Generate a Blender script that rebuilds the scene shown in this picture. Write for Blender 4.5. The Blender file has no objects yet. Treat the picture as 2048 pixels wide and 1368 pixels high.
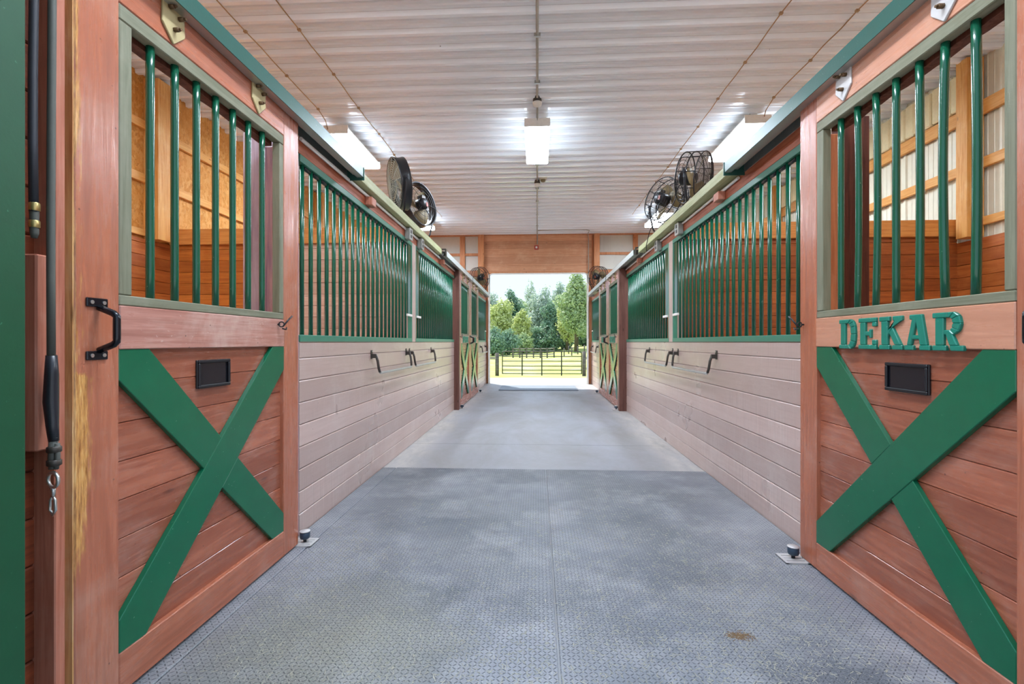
import bpy, bmesh, math, random
from mathutils import Vector, Matrix, Euler
R = random.Random(7)
PI = math.pi
scene = bpy.context.scene
COL = scene.collection

# ------------------------------------------------------------------ helpers
class MB:
    """collects shapes and links them as ONE mesh object"""
    def __init__(s): s.v = []; s.f = []; s.sm = []
    def add(s, vs, fs, smooth=False):
        o = len(s.v); s.v += [tuple(p) for p in vs]
        for f in fs: s.f.append([i + o for i in f]); s.sm.append(smooth)
        return s
    def box(s, x0, x1, y0, y1, z0, z1):
        if x0 > x1: x0, x1 = x1, x0
        if y0 > y1: y0, y1 = y1, y0
        if z0 > z1: z0, z1 = z1, z0
        vs = [(x, y, z) for z in (z0, z1) for y in (y0, y1) for x in (x0, x1)]
        return s.add(vs, [(0,2,3,1),(4,5,7,6),(0,1,5,4),(2,6,7,3),(0,4,6,2),(1,3,7,5)])
    def obox(s, c, dx, dy, dz, M):
        vs = [Vector(c) + M @ Vector((x*dx/2, y*dy/2, z*dz/2)) for z in (-1,1) for y in (-1,1) for x in (-1,1)]
        return s.add(vs, [(0,2,3,1),(4,5,7,6),(0,1,5,4),(2,6,7,3),(0,4,6,2),(1,3,7,5)])
    def tube(s, pts, r, n=8, closed=False, cap=True):
        P = [Vector(p) for p in pts]; m = len(P)
        rr = r if isinstance(r, (list, tuple)) else [r]*m
        vs = []; prev = None
        for i in range(m):
            a = P[(i-1) % m] if (closed or i > 0) else P[i]
            b = P[(i+1) % m] if (closed or i < m-1) else P[i]
            t = (b - a).normalized()
            if prev is None:
                u = t.orthogonal().normalized()
            else:
                u = (prev - t*prev.dot(t))
                u = u.normalized() if u.length > 1e-6 else t.orthogonal().normalized()
            prev = u; w = t.cross(u)
            for k in range(n):
                a2 = 2*PI*k/n
                vs.append(P[i] + (u*math.cos(a2) + w*math.sin(a2))*rr[i])
        fs = []
        for i in range(m if closed else m-1):
            j = (i+1) % m
            for k in range(n):
                l = (k+1) % n
                fs.append((i*n+k, i*n+l, j*n+l, j*n+k))
        s.add(vs, fs, True)
        if cap and not closed:
            o = len(s.v) - len(vs)
            s.f.append([o+k for k in reversed(range(n))]); s.sm.append(False)
            s.f.append([o+(m-1)*n+k for k in range(n)]); s.sm.append(False)
        return s
    def cyl(s, p0, p1, r, n=16, r1=None):
        return s.tube([p0, p1], [r, r if r1 is None else r1], n)
    def ring(s, c, nrm, rad, r, n=28, k=5):
        c = Vector(c); nrm = Vector(nrm).normalized(); u = nrm.orthogonal().normalized(); w = nrm.cross(u)
        return s.tube([c + (u*math.cos(2*PI*i/n) + w*math.sin(2*PI*i/n))*rad for i in range(n)], r, k, True)
    def prism(s, poly, fn, d0, d1):
        """poly = simple convex polygon [(a,b)], fn(a,b,d)->xyz"""
        n = len(poly)
        vs = [fn(a, b, d0) for a, b in poly] + [fn(a, b, d1) for a, b in poly]
        fs = [list(range(n))[::-1], list(range(n, 2*n))]
        fs += [(i, (i+1) % n, n + (i+1) % n, n + i) for i in range(n)]
        return s.add(vs, fs)
    def lathe(s, prof, c, nrm, n=24):
        """prof [(r,h)] about axis nrm through c"""
        c = Vector(c); nrm = Vector(nrm).normalized(); u = nrm.orthogonal().normalized(); w = nrm.cross(u)
        vs = []
        for r, h in prof:
            for k in range(n):
                a = 2*PI*k/n; vs.append(c + nrm*h + (u*math.cos(a)+w*math.sin(a))*r)
        fs = [(i*n+k, i*n+(k+1) % n, (i+1)*n+(k+1) % n, (i+1)*n+k) for i in range(len(prof)-1) for k in range(n)]
        return s.add(vs, fs, True)
    def build(s, name, mat, parent=None, bevel=0, loc=None):
        me = bpy.data.meshes.new(name); me.from_pydata(s.v, [], s.f); me.update()
        bm = bmesh.new(); bm.from_mesh(me); bmesh.ops.recalc_face_normals(bm, faces=bm.faces); bm.to_mesh(me); bm.free()
        for p, q in zip(me.polygons, s.sm): p.use_smooth = q
        o = bpy.data.objects.new(name, me); COL.objects.link(o)
        me.materials.append(mat)
        if parent: o.parent = parent
        if loc: o.location = loc
        if bevel:
            b = o.modifiers.new('bevel', 'BEVEL'); b.width = bevel; b.segments = 1; b.limit_method = 'ANGLE'; b.angle_limit = math.radians(40)
        return o

def tag(o, label=None, cat=None, group=None, kind=None):
    if label: o['label'] = label
    if cat: o['category'] = cat
    if group: o['group'] = group
    if kind: o['kind'] = kind
    return o
def thing(name, label, cat, loc=(0,0,0), rz=0, group=None):
    o = bpy.data.objects.new(name, None); COL.objects.link(o); o.empty_display_size = .1
    o.location = loc; o.rotation_euler = (0, 0, rz)
    return tag(o, label, cat, group)
def struct(name, mb, mat, label=None, cat=None, bevel=0):
    o = mb.build(name, mat, None, bevel); o['kind'] = 'structure'
    if label: o['label'] = label
    if cat: o['category'] = cat
    return o
def copy_tree(o, parent=None):
    c = o.copy(); COL.objects.link(c)
    if parent: c.parent = parent
    for ch in list(o.children): copy_tree(ch, c)
    return c

# ------------------------------------------------------------------ materials
def S(h):
    h = h if isinstance(h, tuple) else tuple(int(h[i:i+2], 16) for i in (0, 2, 4))
    return tuple(((c/255)/12.92 if c/255 <= .04045 else ((c/255+.055)/1.055)**2.4) for c in h) + (1,)
class Mat:
    def __init__(s, name, col=(.5,.5,.5,1), rough=.5, metal=0, spec=.5):
        s.m = bpy.data.materials.new(name); s.m.use_nodes = True; s.t = s.m.node_tree
        s.b = s.t.nodes['Principled BSDF']; s.x = 0
        s.b.inputs['Base Color'].default_value = col; s.b.inputs['Roughness'].default_value = rough
        s.b.inputs['Metallic'].default_value = metal; s.b.inputs['Specular IOR Level'].default_value = spec
    def n(s, typ, ins=None, **kw):
        nd = s.t.nodes.new(typ)
        for k, v in kw.items(): setattr(nd, k, v)
        for k, v in (ins or {}).items():
            if hasattr(v, 'is_linked'): s.t.links.new(v, nd.inputs[k])
            else: nd.inputs[k].default_value = v
        return nd
    def link(s, a, name): s.t.links.new(a, s.b.inputs[name])
    def coord(s, scale=(1,1,1), loc=(0,0,0), rnd=0):
        c = s.n('ShaderNodeTexCoord').outputs['Object']
        if rnd:
            oi = s.n('ShaderNodeObjectInfo').outputs['Random']
            mu = s.math('MULTIPLY', oi, rnd)
            c = s.n('ShaderNodeVectorMath', {0: c, 1: mu}, operation='ADD').outputs[0]
        return s.n('ShaderNodeMapping', {'Vector': c, 'Scale': scale, 'Location': loc}).outputs[0]
    def math(s, op, a, b=0.0, c=0.0, clamp=False):
        nd = s.n('ShaderNodeMath', {0: a, 1: b, 2: c}, operation=op); nd.use_clamp = clamp
        return nd.outputs[0]
    def noise(s, vec, scale=5, detail=4, rough=.6, dist=0):
        return s.n('ShaderNodeTexNoise', {'Vector': vec, 'Scale': scale, 'Detail': detail, 'Roughness': rough, 'Distortion': dist}).outputs['Fac']
    def ramp(s, fac, stops):
        r = s.n('ShaderNodeValToRGB', {'Fac': fac}); e = r.color_ramp.elements
        while len(e) < len(stops): e.new(.5)
        for el, (p, c) in zip(e, stops): el.position = p; el.color = c if not isinstance(c, (int, float)) else (c, c, c, 1)
        return r.outputs['Color']
    def mix(s, fac, a, b, mode='MIX'):
        nd = s.n('ShaderNodeMix', data_type='RGBA', blend_type=mode)
        for k, v in ((0, fac), (6, a), (7, b)):
            if hasattr(v, 'is_linked'): s.t.links.new(v, nd.inputs[k])
            else: nd.inputs[k].default_value = v
        return nd.outputs[2]
    def bump(s, h, strength=.3, dist=.01):
        s.link(s.n('ShaderNodeBump', {'Height': h, 'Strength': strength, 'Distance': dist}).outputs[0], 'Normal')

def wood(name, c1, c2, worn, axis='x', rough=.55, spec=.4, wear=.5, sawn=None, grain=1.0, boards=None, knots=True, specks=0.0, peel=None, bump=.25):
    m = Mat(name, c1, rough, 0, spec)
    sc = {'x': (1.2, 22, 22), 'y': (22, 1.2, 22), 'z': (22, 22, 1.2)}[axis]
    v = m.coord(sc, rnd=3.7)
    g = m.noise(v, 2.2*grain, 6, .62, .6)
    col = m.ramp(g, [(.3, c2), (.62, c1)])
    p = m.coord((1, 1, 1), rnd=5.1)
    if boards is not None:                                   # each board its own tone
        ax, pitch, off = boards
        pp = m.n('ShaderNodeTexCoord').outputs['Object']
        sep = m.n('ShaderNodeSeparateXYZ', {0: pp}).outputs[ax]
        idx = m.math('FLOOR', m.math('DIVIDE', m.math('SUBTRACT', sep, off), pitch))
        wn = m.n('ShaderNodeTexWhiteNoise', {'W': idx}, noise_dimensions='1D').outputs['Value']
        col = m.mix(m.math('MULTIPLY', wn, .55), col, tuple(c*.62 for c in c2[:3]) + (1,))
    if knots:
        kv = m.coord({'x': (2.2, 7, 7), 'y': (7, 2.2, 7), 'z': (7, 7, 2.2)}[axis], rnd=9.3)
        vo = m.n('ShaderNodeTexVoronoi', {'Vector': kv, 'Scale': 1.1, 'Randomness': 1}).outputs['Distance']
        kn = m.ramp(vo, [(.03, 1.0), (.085, 0.0)])
        col = m.mix(m.math('MULTIPLY', kn, .75), col, tuple(c*.3 for c in c2[:3]) + (1,))
    w = m.noise(p, 3.0, 5, .7, .4)
    fine = m.noise(v, 9, 3, .6)
    wf = m.ramp(m.math('ADD', m.math('MULTIPLY', w, .75), m.math('MULTIPLY', fine, .25)), [(.50, 0.0), (.72, 1.0)])
    col = m.mix(m.math('MULTIPLY', wf, wear), col, worn)
    if specks:
        sv = m.coord({'x': (1, 2.2, 2.2), 'y': (2.2, 1, 2.2), 'z': (2.2, 2.2, 1)}[axis], rnd=6.1)
        sn = m.noise(sv, 46, 3, .75)
        am = m.ramp(m.noise(p, 4, 3, .6), [(.4, 0.0), (.6, 1.0)])
        col = m.mix(m.math('MULTIPLY', m.math('MULTIPLY', m.ramp(sn, [(.66, 0.0), (.71, 1.0)]), am), specks), col, worn)
        nv = m.n('ShaderNodeTexVoronoi', {'Vector': m.coord((1, 1, 1), rnd=2.7), 'Scale': 15.0}).outputs['Distance']
        col = m.mix(m.math('MULTIPLY', m.ramp(nv, [(.035, 1.0), (.055, 0.0)]), .8), col, tuple(c*.25 for c in c2[:3]) + (1,))
    if peel:
        sx = m.n('ShaderNodeSeparateXYZ', {0: m.n('ShaderNodeTexCoord').outputs['Object']})
        st = m.noise(m.coord((26, 26, 3.2)), 1.6, 5, .7)
        zf = m.math('MULTIPLY', m.ramp(sx.outputs[2], [(.42, 0.0), (.66, 1.0)]), m.ramp(sx.outputs[2], [(.98, 1.0), (1.0, .25)]))
        edge = m.math('SUBTRACT', m.math('MULTIPLY', zf, .052), sx.outputs[0])
        pf = m.ramp(m.math('ADD', m.math('MULTIPLY', edge, 7.0), m.math('MULTIPLY', st, .9)), [(.44, 0.0), (.56, 1.0)])
        pc = m.ramp(m.noise(m.coord((60, 60, 6)), 2.0, 4, .7), [(.35, S('8A5226')), (.55, S('D39A55')), (.7, S('E2B878'))])
        col = m.mix(pf, col, pc)
    m.link(col, 'Base Color')
    h = g
    if sawn:
        sv = m.coord({'y': (1, 60, 1.2), 'x': (60, 1, 1.2)}[sawn], rnd=0)
        sw = m.noise(sv, 2.0, 3, .7)
        sa = m.ramp(m.noise(m.coord((1, .9, 3)), 1.1, 2), [(.42, 0.0), (.6, 1.0)])
        col = m.mix(m.math('MULTIPLY', m.math('MULTIPLY', m.ramp(sw, [(.30, 1.0), (.46, 0.0)]), sa), .45), col, tuple(c*.6 for c in c2[:3]) + (1,))
        col = m.mix(m.math('MULTIPLY', m.math('MULTIPLY', m.ramp(sw, [(.58, 0.0), (.72, 1.0)]), sa), .4), col, worn)
        m.link(col, 'Base Color')
        h = m.math('ADD', m.math('MULTIPLY', m.math('MULTIPLY', sw, sa), 1.8), m.math('MULTIPLY', g, .3))
    m.bump(h, bump, .004)
    m.link(m.ramp(m.noise(p, 1.5, 3) if sawn else g, [(.3, min(1, rough+(.05 if sawn else .12))), (.7, max(.1, rough-(.03 if sawn else .08)))]), 'Roughness')
    return m.m

def paint(name, c, rough=.35, spec=.5, var=.12, chips=None, metal=0, bump=.08):
    m = Mat(name, c, rough, metal, spec)
    p = m.coord(rnd=4.4)
    n = m.noise(p, 14, 4, .6)
    col = m.mix(n, tuple(x*(1-var) for x in c[:3]) + (1,), tuple(min(1, x*(1+var)) for x in c[:3]) + (1,))
    if chips:
        c2 = m.noise(p, 60, 3, .75)
        col = m.mix(m.ramp(c2, [(.70, 0.0), (.74, .8)]), col, chips)
    m.link(col, 'Base Color')
    m.bump(m.noise(p, 120, 2, .5), bump, .003)
    return m.m
def plain(name, c, rough=.5, metal=0, spec=.5, emit=0):
    m = Mat(name, c, rough, metal, spec)
    n = m.noise(m.coord(rnd=2.2), 30, 3)
    m.link(m.mix(n, tuple(x*.88 for x in c[:3]) + (1,), tuple(min(1, x*1.1) for x in c[:3]) + (1,)), 'Base Color')
    if emit:
        m.b.inputs['Emission Color'].default_value = c; m.b.inputs['Emission Strength'].default_value = emit
    return m.m

M = {}
RED1, RED2, WORN = S('B46B4E'), S('98553B'), S('CAA592')
DOOR = dict(rough=.27, spec=.7, wear=.4, specks=.6, bump=.18)
M['door_h'] = wood('red_stain_wood_horizontal', RED1, RED2, WORN, 'x', **DOOR)
M['door_v'] = wood('red_stain_wood_vertical', RED1, RED2, WORN, 'z', **DOOR)
M['door_v_peel'] = wood('red_stain_wood_peeling', RED1, RED2, WORN, 'z', peel=True, **DOOR)
M['door_panel'] = wood('red_stain_plank', S('AF674B'), S('8E4830'), S('C79F8E'), 'x', boards=(2, .118, .125), **DOOR)
M['rail_pale'] = wood('faded_pink_rail', S('C98F73'), S('B87D61'), S('D9B7A2'), 'x', **DOOR)
M['name_rail'] = wood('scuffed_pink_rail', S('BC8778'), S('9C6455'), S('D2B8AB'), 'x', rough=.32, spec=.5, wear=.7, specks=.9, bump=.2)
M['edge_worn'] = wood('worn_yellow_edge', S('DDB074'), S('A5683C'), S('EBD3A8'), 'z', .6, .3, .6)
M['wall_board'] = wood('weathered_wall_board', S('CBB2A9'), S('C1A69C'), S('DAD3CD'), 'y', .29, .8, .3, sawn='y', boards=(2, .1238, -.002), bump=.05, specks=.15, knots=False)
M['wall_red'] = wood('dark_red_wall_board', S('8C4428'), S('642C14'), S('A5613C'), 'y', .5, .4, .3, boards=(2, .1238, -.006))
M['header'] = wood('header_red_brown', S('B5694A'), S('8C4428'), S('C58E76'), 'y', .5, .4, .35)
M['jamb'] = wood('brown_timber', S('6E473C'), S('553128'), S('7E5A4E'), 'z', .5, .4, .3)
M['jamb_pink'] = wood('pink_red_timber', S('BE7A62'), S('A05B44'), S('CFA593'), 'z', .5, .4, .3)
M['post_pale'] = wood('pale_pink_timber', S('C6AFA4'), S('AC8E82'), S('D8CCC2'), 'z', .45, .5, .4)
M['post_violet'] = wood('violet_grey_timber', S('B4A9B5'), S('94808E'), S('C9C2CA'), 'z', .5, .4, .4)
M['jamb_violet'] = wood('chewed_violet_pink_timber', S('B79AA0'), S('7B6585'), S('CDB09E'), 'z', .5, .4, .5)
M['jamb_orange'] = wood('chewed_orange_timber', S('C98A5E'), S('A8683E'), S('DDB48E'), 'z', .5, .4, .5)
M['post_dark'] = wood('dark_brown_timber', S('5A2D1C'), S('3C1B10'), S('6E4030'), 'z', .6, .3, .3)
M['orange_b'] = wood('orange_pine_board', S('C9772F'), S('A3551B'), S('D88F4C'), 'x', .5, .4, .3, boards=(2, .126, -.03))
M['pink_b'] = wood('daylit_pink_pine_board', S('D2AE98'), S('BC927A'), S('DCC4B4'), 'x', .45, .4, .4, boards=(2, .126, -.03))  # paler pine boards, cool daylight near the aisle painted into the colour
M['orange_r'] = wood('deep_red_orange_board', S('A85A24'), S('7F3B12'), S('BC7138'), 'x', .5, .4, .3, boards=(2, .126, -.03))
M['orange_out'] = wood('orange_outer_board', S('BE6C30'), S('98491A'), S('CC8448'), 'y', .5, .4, .3, boards=(2, .126, -.03))
M['pine_y'] = wood('yellow_pine', S('D69C53'), S('BF7F38'), S('E2B67A'), 'y', .55, .4, .3)
M['pine_z'] = wood('yellow_pine_post', S('D39A50'), S('B8752F'), S('E6C896'), 'z', .55, .4, .4)
M['pine_x'] = wood('yellow_pine_beam', S('CF8B44'), S('B36B2C'), S('DCA668'), 'x', .55, .4, .3)
M['end_board'] = wood('orange_brown_end_board', S('E3AC86'), S('CC8E66'), S('EBC8A8'), 'x', .55, .4, .4, boards=(2, .2, .1))
M['end_frame'] = wood('orange_brown_frame', S('D49468'), S('B87446'), S('E0B48E'), 'z', .55, .4, .3)
M['pale_beam'] = wood('pale_green_treated_board', S('B9BD92'), S('A0A474'), S('CED0B0'), 'y', .55, .4, .5, knots=False)
M['grey_olive'] = wood('weathered_olive_trim', S('7C7C66'), S('66664F'), S('9A9A86'), 'x', .55, .4, .5, knots=False)
M['grey_olive_v'] = wood('weathered_olive_trim_vertical', S('7C7C66'), S('66664F'), S('9A9A86'), 'z', .55, .4, .5, knots=False)
M['bounce'] = plain('pale_bounce_bed', S('E9E4D8'), .9)
M['brace'] = paint('green_brace_paint', S('066040'), .22, .5, .14, S('6FA58C'))
M['green'] = paint('green_gloss_paint', S('0B5139'), .18, .6, .12, S('6FA58C'))
M['green_rail'] = paint('green_rail_paint', S('3F7F68'), .35, .5, .1)
M['green_post'] = paint('green_door_jamb_paint', S('0A4A2C'), .45, .5, .15, S('3E7A5C'))
M['hood'] = paint('green_track_hood', S('28544A'), .35, .5, .06, S('B9CDC4'))
M['hood_far'] = paint('sheen_track_hood', S('C9D2CE'), .35, .5, .06)  # paler copy of the hood paint, sheen of the far hoods put in
M['galv'] = plain('galvanised_steel', S('B8BAB6'), .38, .8)
M['steel'] = plain('bright_steel', S('CFCFCB'), .28, .9)
M['conduit'] = plain('grey_conduit', S('A6A49A'), .42, .5)
M['box_metal'] = plain('outlet_box_metal', S('ABAEA8'), .5, .6)
M['black'] = plain('black_iron', S('1B1B20'), .4, .3)
M['black_gloss'] = plain('black_gloss_enamel', S('17181E'), .22, .2)
M['dark_iron'] = plain('dark_iron', S('4B453F'), .45, .5)
M['fan_black'] = plain('black_fan_drum', S('2A2A2C'), .35, .3)
M['fan_blade'] = plain('dusty_brown_blade', S('857350'), .6)
M['fan_dust'] = plain('dusty_fan_inside', S('A9AC9C'), .7)
M['fan_red'] = plain('red_motor_label', S('B4533F'), .5)
M['plate_rust'] = plain('dusty_hanger_plate', S('B3A377'), .6, .2)
M['plate_pale'] = plain('pale_hanger_plate', S('C9C6C4'), .5, .3)
M['bolt'] = plain('rusty_bolt', S('6B5238'), .6, .4)
M['rubber'] = plain('black_rubber_hose', S('33343A'), .5)
M['rope'] = plain('grey_rubber_rope', S('55564F'), .6)
M['tape'] = plain('black_tape', S('23252B'), .35)
M['brass'] = plain('brass_fitting', S('C5AE72'), .35, .8)
M['roller'] = plain('blue_black_roller', S('2A3B4C'), .4)
M['white'] = plain('white_metal', S('E9E7E0'), .45)
M['letter'] = paint('green_letter', S('157A66'), .3, .5, .1, S('7FB5A5'))
M['detector'] = plain('cream_detector', S('CFC3AE'), .5)
M['alarm'] = plain('red_bezel', S('B0453C'), .5)
M['cable'] = plain('rusty_cable', S('A48664'), .7)
M['gate'] = plain('dark_gate_tube', S('3B3A36'), .45, .3)
M['post_grey'] = wood('grey_fence_post', S('6F6964'), S('534E4A'), S('8C867F'), 'z', .8, .2, .4)
M['fence'] = wood('grey_fence_rail', S('9A968E'), S('807C74'), S('B8B4AA'), 'x', .8, .2, .4)
M['foam'] = plain('yellow_spray_foam', S('DCCFA6'), .9)
M['bark'] = wood('grey_bark', S('6F675A'), S('4B443A'), S('8C8474'), 'z', .9, .1, .4)

def lens_mat(strength, nm='lit_lens'):
    m = Mat(nm, S('F4F3EE'), .4)
    m.b.inputs['Emission Color'].default_value = (.84, .96, 1.10, 1); m.b.inputs['Emission Strength'].default_value = strength
    m.link(m.mix(m.noise(m.coord(), 40, 2), S('F0EFEA'), S('F8F7F3')), 'Base Color')
    return m.m
LENS = 68.0
M['lens'] = lens_mat(LENS)
M['lens_side'] = lens_mat(10.0, 'lit_lens_side')

def osb():
    m = Mat('strand_board', S('C9924C'), .65, 0, .3)
    v = m.coord((1, 14, 9))
    n1 = m.n('ShaderNodeTexVoronoi', {'Vector': m.n('ShaderNodeVectorMath', {0: v, 1: m.n('ShaderNodeTexNoise', {'Vector': v, 'Scale': 3.0}).outputs['Color']}, operation='ADD').outputs[0], 'Scale': 2.6})
    col = m.ramp(m.n('ShaderNodeSeparateColor', {0: n1.outputs['Color']}).outputs[0], [(0, S('B0762F')), (.45, S('CB9149')), (.85, S('DDAE6B')), (1, S('8E5A20'))])
    m.link(m.mix(m.noise(m.coord(), 1.2, 3), col, S('C07A32')), 'Base Color')
    return m.m
M['osb'] = osb()

def ceiling_mat():
    m = Mat('white_corrugated_steel', S('E4E2DC'), .27, 0, .8)
    p = m.coord()
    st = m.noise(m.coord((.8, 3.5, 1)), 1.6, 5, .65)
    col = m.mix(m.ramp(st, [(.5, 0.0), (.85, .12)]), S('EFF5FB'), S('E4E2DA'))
    sp = m.n('ShaderNodeTexVoronoi', {'Vector': m.coord((1.4, 2.1, 1)), 'Scale': 2.0}).outputs['Distance']
    col = m.mix(m.ramp(sp, [(.010, .9), (.018, 0.0)]), col, S('5C5248'))
    yy = m.n('ShaderNodeSeparateXYZ', {0: p}).outputs[1]                # painted rib shade with some grime along the feet of the ribs
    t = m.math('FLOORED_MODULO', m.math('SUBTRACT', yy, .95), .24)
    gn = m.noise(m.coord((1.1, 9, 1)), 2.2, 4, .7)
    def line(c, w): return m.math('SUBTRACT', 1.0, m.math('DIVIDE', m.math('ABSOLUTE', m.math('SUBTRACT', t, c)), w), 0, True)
    rib_shade = m.math('ADD', line(.061, .009), m.math('ADD', m.math('MULTIPLY', line(.2385, .006), .7), m.math('MULTIPLY', m.math('ADD', line(.133, .005), line(.195, .005)), .45)), 0, True)
    col = m.mix(m.math('MULTIPLY', rib_shade, m.ramp(gn, [(.3, .6), (.65, 1.0)])), col, S('6E675E'))
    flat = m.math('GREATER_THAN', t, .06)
    col = m.mix(m.math('MULTIPLY', flat, .22), col, S('C6C6C2'))  # flats greyed so the ribs read as brighter lit bands
    m.link(col, 'Base Color')
    m.link(m.ramp(m.noise(p, 2, 3), [(.3, .15), (.7, .21)]), 'Roughness')
    return m.m
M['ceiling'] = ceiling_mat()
M['siding'] = paint('cream_white_siding', S('D9D4BE'), .4, .5, .08)
M['siding_w'] = paint('grey_white_siding', S('D5D4CB'), .5, .4, .06)

def mat_rubber():
    m = Mat('diamond_tread_rubber', S('6B7078'), .42, 0, .5)
    p = m.n('ShaderNodeTexCoord').outputs['Object']
    c = .0165
    q = m.n('ShaderNodeVectorMath', {0: p, 3: 1/c}, operation='SCALE').outputs[0]
    fl = m.n('ShaderNodeVectorMath', {0: q}, operation='FLOOR').outputs[0]
    sf = m.n('ShaderNodeSeparateXYZ', {0: fl}); sq = m.n('ShaderNodeSeparateXYZ', {0: q})
    par = m.math('FLOORED_MODULO', m.math('ADD', sf.outputs[0], sf.outputs[1]), 2.0)
    u = m.math('SUBTRACT', m.math('SUBTRACT', sq.outputs[0], sf.outputs[0]), .5)
    w = m.math('SUBTRACT', m.math('SUBTRACT', sq.outputs[1], sf.outputs[1]), .5)
    a = m.math('ABSOLUTE', m.math('MULTIPLY', m.math('ADD', u, w), .7071))
    b = m.math('ABSOLUTE', m.math('MULTIPLY', m.math('SUBTRACT', u, w), .7071))
    ip = m.math('SUBTRACT', 1.0, par)
    al = m.math('ADD', m.math('MULTIPLY', a, par), m.math('MULTIPLY', b, ip))
    ac = m.math('ADD', m.math('MULTIPLY', b, par), m.math('MULTIPLY', a, ip))
    d = m.math('MULTIPLY', m.math('SUBTRACT', 1.0, m.math('DIVIDE', ac, .17), 0, True), m.math('MULTIPLY', m.math('SUBTRACT', 1.0, m.math('DIVIDE', al, .47), 0, True), 2.2, 0, True))
    big = m.noise(p, 1.1, 5, .6)
    dust = m.noise(p, 2.6, 6, .7)
    base = m.ramp(big, [(.32, S('5A6068')), (.52, S('777B83')), (.68, S('90939A'))])
    base = m.mix(m.ramp(dust, [(.48, 0.0), (.70, .7)]), base, S('ADAEB2'))
    ln = m.n('ShaderNodeVectorMath', {0: m.n('ShaderNodeVectorMath', {0: p, 1: (-.75, 1.65, 0)}, operation='SUBTRACT').outputs[0]}, operation='LENGTH').outputs['Value']
    hf = m.math('MULTIPLY', m.ramp(m.math('ADD', ln, m.math('MULTIPLY', dust, .8)), [(.45, .75), (1.1, 0.0)]), .8)
    base = m.mix(hf, base, S('8D8B78'))
    chaff = m.noise(m.n('ShaderNodeMapping', {'Vector': p, 'Scale': (1, 2, 1), 'Rotation': (0, 0, .6)}).outputs[0], 170, 2, .7)
    amount = m.ramp(m.noise(p, 1.6, 4, .6), [(.36, 0.0), (.56, 1.0)])
    base = m.mix(m.math('MULTIPLY', m.ramp(chaff, [(.57, 0.0), (.63, .9)]), amount), base, S('C0BEB4'))
    base = m.mix(m.math('MULTIPLY', d, .9), base, S('2E333A'))
    m.link(base, 'Base Color')
    m.link(m.ramp(dust, [(.3, .38), (.75, .62)]), 'Roughness')
    m.bump(m.math('ADD', d, m.math('MULTIPLY', chaff, .25)), .5, .003)
    return m.m
M['mat'] = mat_rubber()
M['mat_far'] = plain('smooth_grey_blue_rubber', S('7C8794'), .45)

def concrete(name, c1, c2, edge=None):
    m = Mat(name, c1, .45, 0, .5)
    p = m.coord()
    n = m.noise(m.coord((1, .45, 1)), 1.3, 6, .65, .4)
    col = m.mix(m.ramp(n, [(.35, 0.0), (.7, 1.0)]), c1, c2)
    col = m.mix(m.math('MULTIPLY', m.noise(p, 70, 3, .7), .35), col, tuple(c*.6 for c in c1[:3]) + (1,))
    if edge:                                                # dusty strip swept against the walls
        sx = m.n('ShaderNodeSeparateXYZ', {0: p}).outputs[0]
        ax = m.math('ABSOLUTE', m.math('SUBTRACT', sx, .035))
        ef = m.ramp(m.math('ADD', ax, m.math('MULTIPLY', m.noise(m.coord((1, .6, 1)), 3, 4), .35)), [(.0, 0.0), (1.0, 1.0)])
        e2 = m.ramp(m.math('SUBTRACT', m.math('ADD', ax, m.math('MULTIPLY', n, .3)), .75), [(.45, 0.0), (.62, 1.0)])
        col = m.mix(m.math('MULTIPLY', e2, m.ramp(m.noise(m.coord((2, .7, 1)), 4, 5, .7), [(.35, .15), (.65, .8)])), col, edge)
    m.link(col, 'Base Color')
    m.link(m.ramp(n, [(.3, .36), (.7, .55)]), 'Roughness')
    m.bump(m.noise(p, 90, 3), .08, .003)
    return m.m
M['concrete'] = concrete('aisle_concrete', S('A9ABB3'), S('9A9690'), S('C6C0B8'))
M['apron'] = concrete('pale_gravel_apron', S('C9C6BF'), S('BBB7AE'))

def grass():
    m = Mat('meadow_grass', S('9FB84A'), .9, 0, .2)
    p = m.coord()
    a = m.noise(m.coord((.4, 1.2, 1)), .9, 5, .65)
    b = m.noise(p, 9, 4, .7)
    col = m.ramp(a, [(.34, S('A9B45E')), (.52, S('C3C87A')), (.66, S('D8D5BE'))])
    col = m.mix(m.math('MULTIPLY', b, .45), col, S('6F8F2A'))
    m.link(col, 'Base Color'); m.bump(b, .4, .05)
    return m.m
M['grass'] = grass()
def leaf(name, c1, c2):
    m = Mat(name, c1, .42, 0, .5)
    n = m.noise(m.coord(), .9, 3)
    r = m.n('ShaderNodeNewGeometry').outputs['Random Per Island']
    col = m.mix(m.math('ADD', m.math('MULTIPLY', n, .5), m.math('MULTIPLY', r, .5)), c1, c2)
    m.link(col, 'Base Color')
    tr = m.n('ShaderNodeBsdfTranslucent', {'Color': col})
    mx = m.n('ShaderNodeMixShader', {0: .35, 1: m.b.outputs[0], 2: tr.outputs[0]})
    m.t.links.new(mx.outputs[0], m.t.nodes['Material Output'].inputs[0])
    return m.m
M['leaf_y'] = leaf('yellow_green_leaves', S('B3C476'), S('E4E8AE'))  # leaf tones below paled and greyed to paint in the distance haze
M['leaf_d'] = leaf('dark_green_leaves', S('5E8A72'), S('A6C2A4'))
M['leaf_g'] = leaf('grey_green_leaves', S('90AC9C'), S('D8E2D2'))
M['leaf_m'] = leaf('mid_green_leaves', S('86A878'), S('CFDBAA'))

# ------------------------------------------------------------------ camera
TH = math.atan(50.5/970)
cam = bpy.data.cameras.new('camera'); co = bpy.data.objects.new('camera', cam); COL.objects.link(co)
co.location = (0, 0, 1.08); co.rotation_euler = (PI/2, 0, TH)
cam.sensor_width = 36; cam.lens = 970/2048*36; cam.clip_start = .05; cam.clip_end = 500
scene.camera = co

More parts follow.
